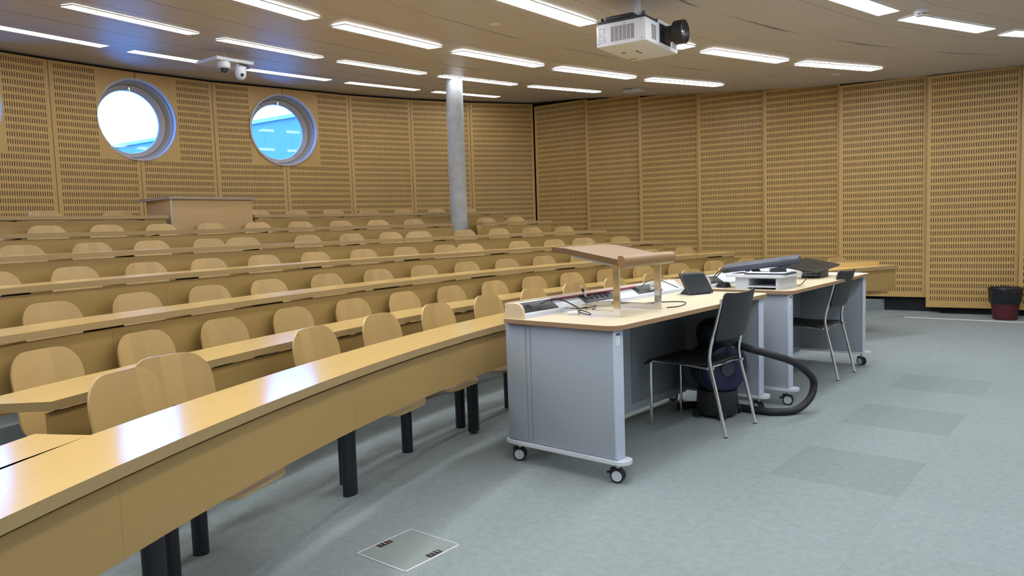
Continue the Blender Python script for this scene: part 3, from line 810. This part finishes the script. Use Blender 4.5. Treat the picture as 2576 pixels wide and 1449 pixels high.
# local x along the desk, y towards the audience
k = MB()
prof = [(-.225, .304), (.135, .368), (.225, .374), (.225, .350), (.135, .342), (-.225, .277)]
k.prism(prof, -.245, .275, axis='x'); k.build('reading_board', m_oak, lec)
for sx in (-.249, .275):
    k = MB(); k.prism([(-.225, .306), (.135, .370), (.228, .376), (.228, .346), (.135, .338), (-.225, .274)], sx, sx+.006, axis='x'); k.build('side_trim', m_oak_dark, lec)
k = MB(); prof = [(-.232+.026*math.cos(a), .294+.034*math.sin(a)) for a in [math.radians(x) for x in range(90, 271, 15)]]+[(-.222, .262), (-.210, .294), (-.214, .328)]
k.prism(prof, -.252, .284, axis='x'); k.build('front_lip', m_oak, lec)
k = MB(); k.prism([(-.19, .282), (.11, .336), (.11, .318), (-.19, .262)], -.21, .235, axis='x'); k.build('support_frame', m_alu, lec)
for sx in (-.225, .205):
    k = MB(); k.b2((sx, -.200, 0), (sx+.009, -.160, .280)); k.build('leg', m_chrome, lec)
    k = MB(); k.b2((sx-.0005, -.200, 0), (sx+.0085, .200, .030)); k.build('foot_bar', m_chrome, lec)
    k = MB(); k.cyl((sx+.009, -.18, .250), (sx+.030, -.18, .250), .010); k.build('knob', m_blackplastic, lec)
k = MB(); k.b2((-.216, .188, 0), (.205, .197, .030)); k.build('cross_bar', m_chrome, lec)

# ---------------------------------------------------------------- touch panel, pointer, cables
tp = thing('touch_panel', 'small black touch screen leaning back on its wedge stand beside the lectern', 'screen', loc1(1.455, .385, .801), PHI1-.39)
a = math.radians(35)
k = MB(); R = RX(-a); hgt = .165; k.box((.105, math.sin(a)*hgt/2+.006, math.cos(a)*hgt/2+.010), (.215, .014, hgt), rot=R, bev=.003); k.build('casing', m_blackplastic, tp)
k = MB(); k.box((.105, math.sin(a)*hgt/2-.001+.0005, math.cos(a)*hgt/2+.014), (.190, .0015, hgt-.030), rot=R); k.build('screen', m_screen, tp)
k = MB(); k.prism([(.005, .004), (.110, .004), (.085, .075), (.060, .11)], -.0+.004, .008+.0, axis='z'); 
k = MB(); k.prism([(.004, .004), (.140, .004), (.115, .010), (.055, .055)], .02, .19, axis='x'); k.build('stand', m_blackplastic, tp)
k = MB(); k.b2((.006, .0, 0), (.205, .140, .004)); k.build('base_plate', m_white, tp)
k = MB(); p0 = loc1(.34, .672, .8745); p1 = loc1(1.235, .667, .874); k.tube([p0, p1], .0075, n=12, sub=1)
tag(k.build('pointer_stick', m_red), 'long thin red pointing stick lying on the white tray of the nearer desk', 'stick')
def cable(name, pts, r, label, mat=None, f=loc1, cat='cable'):
    k = MB(); k.tube([f(*p) for p in pts], r, n=8, sub=6)
    return tag(k.build(name, mat or m_blackplastic), label, cat)
cable('cable', [(.20, .645, .862), (.27, .63, .880), (.35, .60, .87), (.40, .54, .83), (.36, .46, .812), (.33, .40, .806), (.36, .34, .810), (.37, .29, .806), (.335, .235, .806)], .0035, 'black cable from the left socket plate to the adapters by the lectern foot')
cable('cable', [(.72, .645, .865), (.62, .62, .85), (.55, .57, .815), (.46, .52, .806), (.42, .46, .806), (.37, .43, .815), (.39, .38, .807), (.46, .40, .806), (.50, .50, .806), (.60, .55, .806), (.70, .60, .83)], .003, 'looped black cable lying under the lectern on the nearer desk')
cable('cable', [(.86, .645, .868), (.90, .58, .85), (.84, .52, .808), (.80, .44, .806), (.82, .38, .806), (.78, .33, .805)], .0035, 'short black cable with plug behind the right lectern leg')
cable('cable', [(.80, .42, .806), (.90, .42, .804), (1.06, .33, .804), (1.10, .24, .804), (1.00, .17, .804), (.86, .14, .804), (.78, .17, .804)], .0035, 'black cable curling in a wide loop right of the lectern')
cable('cable', [(1.30, .655, .868), (1.34, .63, .905), (1.42, .60, .91), (1.49, .56, .88), (1.52, .50, .85)], .003, 'black cable arching from a socket plate to the back of the touch screen')
cable('cable', [(.33, .49, .81), (.29, .45, .825), (.27, .41, .815), (.29, .37, .806), (.34, .36, .806), (.38, .33, .806)], .0028, 'thin black cable curled around the white adapters')
cable('plug', [(.26, .50, .808), (.275, .475, .81), (.29, .45, .81)], .0115, 'round white plug lying at the edge of the white cable tray', m_white, cat='plug')
def block(name, a, b, z, d, rz, mat, label, cat, bev=.003, f=loc1, phi=PHI1):
    k = MB(); p = f(a, b, z+d[2]/2); k.box(p, d, rot=RZ(phi+rz), bev=bev)
    return tag(k.build(name, mat), label, cat)
block('adapter', .322, .405, .801, (.055, .020, .013), .7, m_white, 'white display adapter nearest the loose plug on the desk', 'adapter')
block('adapter', .342, .355, .801, (.050, .022, .014), -.5, m_white, 'white display adapter between the cables and the black adapter', 'adapter')
block('adapter', .335, .285, .801, (.020, .075, .015), -.25, m_blackplastic, 'small black adapter box at the foot of the left lectern leg', 'adapter')
block('adapter', .395, .300, .801, (.024, .090, .012), -.2, m_blackplastic, 'longer black adapter box lying behind the other adapters', 'adapter')
block('usb_plug', .325, .222, .801, (.012, .034, .009), -.1, m_alu, 'silver tipped cable plug at the near edge by the lectern leg', 'plug', .001)
k = MB(); p = loc1(.655, .655, .862); q = loc1(.615, .66, .93); m_ = p.lerp(q, .5); k.cyl(p, m_, .007); k.cyl(m_, m_.lerp(q, .55), .0075, mi=1); k.cyl(m_.lerp(q, .55), q, .005)
tag(k.build('plug', [m_white, m_blackplastic]), 'white and black plug standing upright in the middle socket plate', 'plug')
k = MB()
for i in range(5): 
    k.tube([loc1(1.40+.02*math.cos(x*1.3+i), .62+.02*math.sin(x+i), .85+.012*i+.01*math.sin(2*x)) for x in range(6)], .0035, n=6, sub=4)
tag(k.build('cable_bundle', m_white), 'tangle of white cable behind the touch screen', 'cable')

# ---------------------------------------------------------------- farther desk: riser, displays, paper
ri = thing('monitor_riser', 'white box riser with open shelf and rounded top on the farther desk', 'riser', loc2(.045, .115, .801), PHI2-.03)
W_, L_ = .315, .33
k = MB()
k.b2((0, 0, 0), (L_, .016, .085)); k.b2((0, W_-.10, 0), (L_, W_, .085)); k.b2((L_-.016, .016, 0), (L_, W_-.10, .085)); k.b2((.0, .016, .076), (L_, W_-.10, .085))
k.build('body', m_whitepaint, ri)
k = MB(); k.b2((-.008, .016, .014), (L_-.02, W_-.085, .024)); k.build('shelf', m_whitepaint, ri)
k = MB(); k.prism(rpoly(-.030, -.045, L_+.02, W_+.075, (.045, .03, .02, .04)), .085, .102); k.build('top', m_white, ri)
block('tablet', .165, .215, .903, (.21, .30, .012), .0, [m_darkgrey][0], 'dark flat tray lying on the white riser top', 'tray', f=loc2, phi=PHI2)
block('paper_sheet', .150, .225, .9152, (.18, .27, .001), .03, m_paper, 'white paper sheets lying on the dark tray on the riser', 'paper', 0, f=loc2, phi=PHI2)
block('remote_control', .19, .17, .9165, (.05, .11, .014), .5, m_blackplastic, 'black remote control under the tilted grey display', 'remote', f=loc2, phi=PHI2)
pd = thing('pen_display', 'large dark grey display lying tilted across the white riser', 'display', loc2(.13, .575, .905), PHI2-math.pi/2+.21)
# local x runs from the back of the desk to the presenter side
k = MB(); R = RY(-math.radians(7.0)) @ RX(math.radians(6))
k.box((.27, .085, .062), (.54, .20, .046), rot=R, bev=.018); k.build('casing', m_darkgrey, pd)
k = MB(); k.prism([(.34, .03), (.47, .062), (.50, .060), (.43, .008), (.41, .008)], .0, .05, axis='y'); k.build('stand_arm', m_darkgrey, pd)
k = MB(); k.prism([(.17, .012), (.195, .012), (.19, .05), (.165, .05)], .03, .09, axis='y'); k.prism([(.215, .012), (.27, .012), (.235, .05), (.20, .05)], .03, .09, axis='y'); k.build('foot', m_blackplastic, pd)
k = MB()
for i in range(3): k.box(R @ Vector((.16+.018*i, -.06, .0235))+Vector((.27, .085, .062)), (.005, .07, .002), rot=R)
k.build('vent', m_blackplastic, pd)
k = MB(); 
for xx in (.030, .058): k.box(R @ Vector((xx-.27, -.1002, .004))+Vector((.27, .085, .062)), (.014, .0015, .005), rot=R)
k.build('label', m_white, pd)
gd = thing('glossy_display', 'flat black glass display tilted on a black base, reflecting the slotted wall', 'display', loc2(1.26, .27, .801), PHI2)
k = MB(); k.b2((-.11, -.075, 0), (.11, .075, .072), bev=.006)
for zz in (.022, .04, .058): k.b2((-.113, -.06, zz), (-.109, .06, zz+.003), mi=1)
k.build('base', [m_blackplastic, m_alu], gd)
gF, gR, gL = Vector((-.235, -.085, .062)), Vector((.20, -.135, .100)), Vector((-.30, .170, .118))
gu, gv = (gR-gF), (gL-gF); gn = gu.cross(gv).normalized()
def gslab(k, m0, m1, z0, z1):
    a = [gF+gu*u+gv*v for u, v in ((m0, m0), (m1, m0), (m1, m1), (m0, m1))]
    A = [k.bm.verts.new(p+gn*z0) for p in a]; B = [k.bm.verts.new(p+gn*z1) for p in a]
    for x in range(4): k.bm.faces.new((A[x], A[(x+1) % 4], B[(x+1) % 4], B[x]))
    k.bm.faces.new(A[::-1]); k.bm.faces.new(B)
k = MB(); gslab(k, 0, 1, -.018, 0); k.build('casing', m_blackplastic, gd)
k = MB(); gslab(k, .03, .97, .0002, .0012); k.build('screen', m_screen, gd)
block('paper_sheet', 1.70, .19, .801, (.21, .297, .002), .1, m_paper, 'white paper sheets lying at the far end of the farther desk', 'paper', 0, f=loc2, phi=PHI2)
k = MB()
for i in range(5):
    k.tube([loc2(.13+(.055-.004*i)*math.cos(x*math.pi/6), .555+(.050-.003*i)*math.sin(x*math.pi/6), .806+.007*i) for x in range(13)], .004, n=6, sub=2)
tag(k.build('cable_coil', m_blackplastic), 'coiled black cable lying beside the white riser', 'cable')
cable('cable', [(.14, .645, .862), (.15, .62, .90), (.11, .57, .925), (.10, .52, .930)], .0035, 'black cable rising from the socket plate to the grey display', f=loc2)
cable('cable', [(.18, .645, .862), (.19, .61, .905), (.13, .56, .935), (.12, .50, .935)], .0035, 'second black cable rising beside the first to the grey display', f=loc2)
cable('cable', [(.36, .06, .918), (.40, .04, .90), (.41, .05, .85), (.40, .09, .807), (.46, .14, .805)], .003, 'thin dark cable hanging off the right side of the riser', f=loc2)

# ---------------------------------------------------------------- black stacking chairs
def stacking_chair(label, feet, wf=.385):
    """feet: plan points rear left, rear right, front left, front right"""
    rl, rr, flt, frt = [Vector((*p, 0)) for p in feet]
    base = (rl+rr)/2; fwd = ((flt+frt)/2-base); D = fwd.length; fwd.normalize(); base -= fwd*.045
    rz = math.atan2(fwd.y, fwd.x)-math.pi/2
    root = thing('stacking_chair', label, 'chair', base, rz, 'black stacking chairs at the presenter desks')
    w = .205; D = .52
    for sx in (-1, 1):
        k = MB()
        k.tube([(sx*w, 0, .004), (sx*w*.985, .055, .24), (sx*w*.97, .100, .425), (sx*w*.97, .098, .53), (sx*w*.97, .062, .66), (sx*w*.97, .026, .80), (sx*w*.97, .022, .83)], .011, n=12, sub=5)
        k.cyl((sx*w, 0, 0), (sx*w, 0, .006), .0125, mi=1)
        k.build('rear_leg', [m_chrome, m_blackplastic], root)
        k = MB(); k.tube([(sx*w*.93, D, .0), (sx*w*.93, D, .20), (sx*w*.93, D, .385), (sx*w*.93, D-.012, .412), (sx*w*.93, D-.05, .420), (sx*w*.93, .30, .418), (sx*w*.93, .12, .405)], .010, n=12, sub=4); k.build('front_leg', m_chrome, root)
        k = MB(); k.b2((sx*w*.93-.012, .078, .398), (sx*w*.97+.014, .115, .420), bev=.004); k.build('bracket', m_chrome, root)
    k = MB(); k.tube([(-w*.93, .13, .405), (w*.93, .13, .405)], .009, sub=1); k.build('cross_bar', m_chrome, root)
    def Q(u, v):
        y = .10+.46*v; z = .436-.010*math.sin(math.pi*min(1, v*1.1))
        if v > .86: z -= .9*(v-.86)**1.5*.5*1.6
        hw = .20+.012*v
        if v < .12: hw -= .03*(1-math.sqrt(max(0, 1-((.12-v)/.12)**2)))
        return ((2*u-1)*hw, y, z-.012*0)
    k = MB(); k.sheet(Q, 10, 22, (0, 0, -1), .010); k.build('seat', m_blackplastic, root)
    def P(u, v):
        x = (2*u-1)
        zb = .575; zt = .86; z = zb+(zt-zb)*v
        hw = .205
        for d_, R_ in ((zt-z, .025), (z-zb, .035)):
            if d_ < R_: hw -= R_*(1-math.sqrt(max(0, 1-((R_-d_)/R_)**2)))
        yy = .072-.24*(z-.575)-.030*(1-x*x)
        return (x*hw, yy, z+.010*(x*x)*v)
    k = MB(); vv = [0, .02, .06, .12, .3, .5, .7, .85, .92, .97, 1.0]
    k.sheet(lambda u, v: P(u, vv[round(v*10)]), 14, 10, (0, -1, 0), .010); k.build('backrest', m_blackplastic, root)
    return root
stacking_chair('black stacking chair with chrome legs at the nearer desk, in front of the vacuum cleaner', [(1.207, 4.474), (1.498, 4.801), (.835, 4.845), (1.093, 5.13)])
stacking_chair('black stacking chair with chrome legs standing at the farther desk', [(2.506, 5.957), (2.815, 6.288), (2.135, 6.29), (2.447, 6.60)])

# ---------------------------------------------------------------- vacuum cleaner under the nearer desk
vb = loc1(1.545, .235, 0); vc = thing('vacuum_cleaner', 'dark blue and black drum vacuum cleaner with hose, parked under the nearer desk', 'vacuum cleaner', vb, PHI1)
k = MB(); c = Vector((0, 0, .335)); n = Vector((-.55, -.83, 0)).normalized()
k.lathe([(0, .13), (.07, .13), (.075, .132), (.145, .12), (.165, .10), (.168, .0), (.165, -.08), (0, -.09)], o=c, ax=n, n=40); k.build('drum', m_navy, vc)
k = MB(); k.lathe([(0, .136), (.046, .136), (.049, .131)], o=c, ax=n, n=28); k.build('hub', m_darkgrey, vc)
k = MB()
for i in range(3): k.lathe([(.166, .085-.05*i), (.176, .08-.05*i), (.176, .06-.05*i), (.166, .055-.05*i)], o=c, ax=n, n=40)
k.build('tyre', m_rubber, vc)
k = MB(); k.lathe([(0, .225), (.07, .22), (.125, .18), (.140, .12), (.125, .03), (.08, -.02)], o=Vector((.01, 0, .43)), ax=(0, 0, 1), n=36); k.build('motor_head', m_blackplastic, vc)
k = MB()
for sx, sy in ((-.12, -.09), (.12, -.09), (-.12, .09), (.12, .09)): k.cyl((sx-.012, sy, .026), (sx+.012, sy, .026), .026, n=18)
k.lathe([(0, .02), (.125, .02), (.14, .05), (.13, .18), (0, .20)], n=32); k.build('wheel_base', m_blackplastic, vc)
inv = Matrix.Rotation(-PHI1, 3, 'Z')
def vloc(x, y, z): return inv @ (Vector((x, y, z))-vb)
k = MB()
hp = [(1.42, 5.05, .50), (1.50, 4.90, .47), (1.64, 4.84, .43), (1.80, 4.88, .37), (1.92, 4.95, .29), (2.00, 5.02, .20), (1.97, 5.00, .10), (1.86, 4.95, .032), (1.72, 4.93, .026), (1.62, 4.98, .026), (1.50, 5.10, .026), (1.30, 5.20, .026), (1.12, 5.18, .026)]
k.tube([vloc(*p) for p in hp], .024, n=14, sub=8); k.build('hose', m_rubber, vc)

# ---------------------------------------------------------------- waste bin by the right wall
bn = thing('waste_bin', 'dark red waste bin lined with a black bag by the slotted wall', 'bin', (5.905, 9.055, 0))
k = MB(); k.lathe([(0, 0), (.118, 0), (.128, .01), (.152, .22), (.158, .36), (.150, .36), (.13, .03), (0, .02)], n=36); k.build('bucket', m_maroon, bn)
k = MB()
random.seed(3); n_ = 48
def bag(u, v):
    a = u*2*math.pi
    prof = [(.150, .335), (.158, .370), (.176, .385), (.180, .372), (.174, .33), (.170, .26), (.160, .205), (.156, .195)]
    r, z = prof[int(round(v*(len(prof)-1)))]
    return ((r+.004*math.sin(9*a+4*v)+.003*math.sin(23*a))*math.cos(a), (r+.004*math.sin(9*a+4*v)+.003*math.sin(23*a))*math.sin(a), z+.004*math.sin(7*a)+.003*math.sin(17*a+1))
for j in range(7):
    for i in range(n_):
        k.quad([bag(i/n_, j/7), bag((i+1)/n_, j/7), bag((i+1)/n_, (j+1)/7), bag(i/n_, (j+1)/7)]).smooth = True
k.build('bin_bag', m_bag, bn)

# ---------------------------------------------------------------- floor box with carpeted lid
fb = [Vector((-.669, 2.979, 0)), Vector((-.437, 2.804, 0)), Vector((-.246, 3.038, 0)), Vector((-.479, 3.213, 0))]
cc = sum(fb, Vector())/4; ex = (fb[2]-fb[1]); Lx = ex.length; ex.normalize()
bx = thing('floor_box', 'square carpeted floor outlet lid framed in thin silver metal', 'floor box', cc, math.atan2(ex.y, ex.x))
hx, hy = Lx/2, (fb[0]-fb[1]).length/2
k = MB()
for p, q in (((-hx, -hy), (hx, -hy+.005)), ((-hx, hy-.003), (hx, hy)), ((-hx, -hy), (-hx+.004, hy)), ((hx-.003, -hy), (hx, hy))): k.b2((*p, 0), (*q, .004))
k.build('frame', m_white, bx)
k = MB(); k.b2((-hx+.006, -hy+.007, 0), (hx-.006, hy-.006, .0025)); k.build('lid', plain('lid_carpet', (.225, .262, .262), .95, noise=.2, nscale=220), bx)
for yy, x0 in ((-hy+.028, .03), (hy-.024, -.02)):
    k = MB(); k.b2((x0-.035, yy-.016, .0024), (x0+.035, yy+.016, .0032)); k.build('grip', m_blackplastic, bx)
    k = MB()
    for i in range(3): k.b2((x0-.026+.02*i, yy-.012, .0032), (x0-.020+.02*i, yy+.012, .006))
    k.build('grip_rib', m_chrome, bx)

# ---------------------------------------------------------------- projector on its pole
ZB, ZT = 2.65, 2.825
pc = [Vector((.711, 5.998, 0)), Vector((1.054, 5.768, 0)), Vector((1.471, 6.255, 0))]
ex = (pc[0]-pc[1]).normalized(); ey = (pc[2]-pc[1]).normalized()
LX, LY = (pc[0]-pc[1]).length, (pc[2]-pc[1]).length
# local x along the vented side (away from the lens face), y along the lens face
prz = math.atan2(-ex.y, -ex.x)
pr = thing('projector', 'white ceiling projector with large black wide-angle lens hanging from a pole', 'projector', Vector((pc[1].x, pc[1].y, ZB)), prz)
# in local space: corner at origin, body extends to x = -LX and y = +LY
k = MB(); k.b2((-LX, 0, 0), (0, LY, ZT-ZB), bev=.014); k.build('body', m_white, pr)
k = MB()
def vents(k, x0, x1, z0, z1, nx, nz, face):
    for i in range(nx):
        for j in range(nz):
            a0 = x0+(x1-x0)*(i+.08)/nx; a1 = x0+(x1-x0)*(i+.92)/nx; b0 = z0+(z1-z0)*(j+.25)/nz; b1 = z0+(z1-z0)*(j+.75)/nz
            if face == 'side': k.b2((a0, -.0012, b0), (a1, .001, b1))
            else: k.b2((-.001, a0, b0), (.0012, a1, b1))
vents(k, -LX*.70, -LX*.22, .030, .140, 6, 13, 'side'); vents(k, LY*.16, LY*.30, .030, .140, 2, 13, 'lens'); vents(k, LY*.80, LY*.93, .03, .11, 2, 9, 'lens')
k.build('vent', m_text, pr)
k = MB(); k.prism(rpoly(LY*.36, .012, LY*.74, .195, (.014,)*4), -.004, .006, axis='x'); k.build('lens_surround', m_white, pr)
k = MB(); k.prism(rpoly(LY*.38, .026, LY*.72, .170, (.008,)*4), .005, .0075, axis='x'); k.build('lens_recess', m_dark, pr)
lo = Vector((.006, LY*.55, .100))
k = MB(); k.lathe([(0, 0), (.062, 0), (.062, .055), (.058, .060), (.060, .075), (.083, .082), (.090, .088), (.090, .165), (.084, .168), (.078, .150), (.060, .135)], o=lo, ax=(1, 0, 0), n=40); k.build('lens_barrel', m_blackplastic, pr)
k = MB(); k.lathe([(.060, .135), (.050, .128), (.030, .143), (.0, .150)], o=lo, ax=(1, 0, 0), n=32); k.build('lens_glass', m_screen, pr)
k = MB(); k.lathe([(.052, .1300), (.054, .1335), (.047, .1345), (.046, .131)], o=lo, ax=(1, 0, 0), n=32); k.lathe([(.024, .1465), (.022, .1490), (.014, .1515), (.013, .150)], o=lo, ax=(1, 0, 0), n=32); k.build('lens_ring', m_chrome, pr)
k = MB(); k.b2((-LX+.02, .01, ZT-ZB), (-.01, LY*.5, ZT-ZB+.018)); k.b2((-LX*.8, .0, ZT-ZB+.018), (-LX*.25, .10, ZT-ZB+.045), bev=.003); k.build('mount_plate', m_blackplastic, pr)
k = MB()
for px, py in ((-.03, .03), (-LX+.04, .03), (-.05, LY*.48)): k.cyl((px, py, ZT-ZB+.0), (px, py, ZT-ZB+.045), .016)
k.build('mount_knob', m_darkgrey, pr)
pp = Vector((-LX*.36, LY*.30, 0))
k = MB(); k.cyl((pp.x, pp.y, ZT-ZB+.075), (pp.x, pp.y, 3.024-ZB), .024, n=24); k.build('pole', m_white, pr)
k = MB(); k.b2((pp.x-.05, pp.y-.05, ZT-ZB+.072), (pp.x+.05, pp.y+.07, ZT-ZB+.078)); k.b2((pp.x-.045, pp.y-.045, ZT-ZB+.018), (pp.x+.03, pp.y-.038, ZT-ZB+.072)); k.cyl((pp.x+.04, pp.y+.055, ZT-ZB+.018), (pp.x+.04, pp.y+.055, ZT-ZB+.072), .006); k.build('pole_bracket', m_alu, pr)
k = MB(); k.tube([(pp.x-.02, pp.y-.02, .36), (pp.x-.05, pp.y-.03, .30), (pp.x-.09, pp.y-.05, .255), (pp.x-.11, pp.y-.07, .225)], .006, n=8); k.build('power_cable', m_alu, pr)
k = MB()
for zz in (.024, .160):
    for xx in (-.035, -LX+.02): k.cyl((xx, -.0015, zz), (xx, .002, zz), .004, n=10)
k.cyl((-LX*.42, -.0015, .155), (-LX*.42, .002, .155), .004, n=10); k.build('screw', m_darkgrey, pr)
k = MB()
random.seed(5)
for i in range(11):
    for j in range(2):
        k.b2((-LX+.025+.035*j, -.001, .030+.0105*i), (-LX+.025+.035*j+random.uniform(.008, .028), .001, .0345+.0105*i))
k.build('side_label', plain('print_grey', (.38, .38, .40), .6), pr)
k = MB(); k.b2((-LX*.95, LY*.83, -.0008), (-LX*.78, LY*.90, .001)); k.build('yellow_sticker', m_olive, pr)
k = MB(); k.b2((-LX*.80, LY*.42, -.0008), (-LX*.72, LY*.46, .001)); k.build('bottom_mark', m_text, pr)
def text_obj(txt, size, mat, name, parent, loc, rot):
    cu = bpy.data.curves.new(name, 'FONT'); cu.body = txt; cu.size = size; cu.extrude = .0004; cu.align_x = 'CENTER'; cu.align_y = 'CENTER'; cu.offset = size*.015
    t_ = bpy.data.objects.new(name, cu); C.objects.link(t_); bpy.context.view_layer.update()
    me = bpy.data.meshes.new_from_object(t_.evaluated_get(bpy.context.evaluated_depsgraph_get())); bpy.data.objects.remove(t_)
    me.materials.clear(); me.materials.append(mat)
    o = bpy.data.objects.new(name, me); C.objects.link(o); o.parent = parent; o.location = loc; o.rotation_euler = rot
    return o
text_obj('Panasonic', .030, m_text, 'lettering', pr, (-LX*.50, LY*.52, -.0012), (math.pi, 0, math.radians(90)))

# ---------------------------------------------------------------- cameras under the ceiling
q = [Vector((-3.332, 8.472)), Vector((-3.079, 8.158)), Vector((-2.793, 8.534)), Vector((-3.039, 8.857))]
e = (q[2]-q[1]); cb_c = (q[1]+q[2]+q[0]+q[3])/4
zc = ceil_at(cb_c.x, cb_c.y)
PZ = 3.17
cbx = thing('camera_mount', 'white square mounting plate hanging just under the ceiling boards', 'mount', (cb_c.x, cb_c.y, PZ), math.atan2(e.y, e.x))
k = MB(); k.b2((-.225, -.20, 0), (.225, .20, .035), bev=.003); k.build('plate', m_whitepaint, cbx)
k = MB(); k.cyl((0, 0, .035), (0, 0, zc-PZ+.005), .012); k.build('rod', m_alu, cbx)
dc = thing('dome_camera', 'white dome security camera with smoked lower dome, left of its neighbour', 'camera', cbx.matrix_basis @ Vector((-.10, -.13, 0)), math.atan2(e.y, e.x))
k = MB(); k.lathe([(0, 0), (.060, 0), (.066, -.02), (.066, -.055), (.056, -.072), (.050, -.075)], n=32); k.build('housing', m_whitepaint, dc)
k = MB(); k.lathe([(.048, -.072), (.046, -.090), (.034, -.108), (.018, -.117), (0, -.120)], n=28); k.build('dome', m_screen, dc)
pz = thing('pan_tilt_camera', 'white rounded pan tilt camera with one black lens, hanging from the mount', 'camera', cbx.matrix_basis @ Vector((.10, -.13, 0)), math.atan2(e.y, e.x))
k = MB(); k.lathe([(0, 0), (.052, 0), (.056, -.012), (.054, -.03), (0, -.03)], n=28); k.build('base', m_whitepaint, pz)
k = MB(); k.lathe([(0, -.03), (.060, -.034), (.058, -.10), (.052, -.135), (.038, -.158), (.018, -.170), (0, -.173)], n=32); k.build('head', m_whitepaint, pz)
k = MB(); dd = (Vector((0, 0, 1.3))-Vector((cb_c.x, cb_c.y, PZ-.12))); dd.z = 0; dd.normalize(); dd = Matrix.Rotation(-math.atan2(e.y, e.x)+.25, 3, 'Z') @ dd
k.cyl(Vector((0, 0, -.122))+dd*.045, Vector((0, 0, -.124))+dd*.062, .017, n=24); k.build('lens', m_dark, pz)
k = MB(); k.tube([(-.05, -.05, -.012), (-.02, -.075, -.016), (.03, -.07, -.018), (.075, -.045, -.022)], .006, n=8); k.build('cable', m_blackplastic, pz)

# ---------------------------------------------------------------- small things on the ceiling
def ceil_thing(name, x, y, label, cat, prof, slots=False, mat=None):
    z = ceil_at(x, y)
    t_ = thing(name, label, cat, (x, y, z))
    k = MB(); k.lathe([(0, .004)]+[(r, -h) for r, h in prof], n=32); k.build('housing', mat or m_white, t_)
    if slots:
        for a0 in (210, 262, 290, 30, 120):
            k = MB(); r = slots
            for i in range(5):
                a = math.radians(a0+i*7)
                k.box((r*math.cos(a), r*math.sin(a), -.042), (.004, r*.13, .006), rot=RZ(a))
            k.build('vent', m_dark, t_)
    return t_
ceil_thing('smoke_detector', 3.531, 6.586, 'white round smoke detector above the front floor, beside a ceiling light', 'smoke detector', [(.055, 0), (.056, .016), (.046, .020), (.045, .045), (.036, .056), (0, .058)], slots=.0445)
ceil_thing('smoke_detector', -2.95, 5.62, 'white round smoke detector at the upper left, in front of a ceiling light', 'smoke detector', [(.055, 0), (.056, .016), (.046, .020), (.045, .045), (.036, .056), (0, .058)], slots=.0445)
ceil_thing('ceiling_sensor', -.074, 6.752, 'flat white round sensor flush in the ceiling left of the projector', 'sensor', [(.050, 0), (.048, .006), (.02, .009), (0, .009)])
ceil_thing('ceiling_sensor', 4.104, 9.60, 'flat white round sensor flush in the ceiling near the right wall', 'sensor', [(.050, 0), (.048, .006), (.02, .009), (0, .009)])
ceil_thing('sprinkler', -.80, 8.74, 'tiny chrome sprinkler head poking down above the tiered rows', 'sprinkler', [(.030, 0), (.028, .004), (.008, .006), (.008, .03), (.020, .032), (.020, .036), (0, .036)], mat=m_alu)
z = ceil_at(1.81, 10.9); ap = thing('wireless_access_point', 'white rectangular wireless box fixed under the ceiling near the corner', 'access point', (1.83, 11.02, z), math.radians(-35))
k = MB(); k.b2((-.13, -.10, -.034), (.13, .10, 0), bev=.014); k.build('casing', m_whitepaint, ap)
k = MB(); k.b2((.02, -.102, -.018), (.028, -.098, -.012)); k.build('indicator', m_paper, ap)

# ---------------------------------------------------------------- outside the portholes: neighbouring building and railing
A = Vector((-22.4, 42, 0)); B = Vector((-10.4, 33.4, 0)); d = (B-A).normalized()
bl = thing('neighbour_building', 'pale blue clad building seen outside through the round windows', 'building', A, math.atan2(d.y, d.x))
k = MB(); k.b2((-60, 0, -6), (26, 10, 6.15)); k.build('facade', m_facade, bl, smooth=False)
k = MB(); k.b2((-60, -.12, 6.15), (26, .4, 6.30)); k.build('coping', m_framew, bl, smooth=False)
rl = thing('railing', 'thin metal railing outside below the second round window', 'railing', (-6.2, 15.6, 0), math.radians(-2))
k = MB(); k.b2((-2, -.03, 2.60), (2.5, .03, 2.66)); k.build('handrail', m_gray, rl)
k = MB(); k.b2((.60, -.03, 0), (.66, .03, 2.60)); k.build('post', m_gray, rl)
gr = MB(); gr.quad([(-80, 14, -.2), (60, 14, -.2), (60, 90, -.2), (-80, 90, -.2)]); struct(gr, 'floor_outside', plain('outside_ground', (.2, .22, .2), .9))
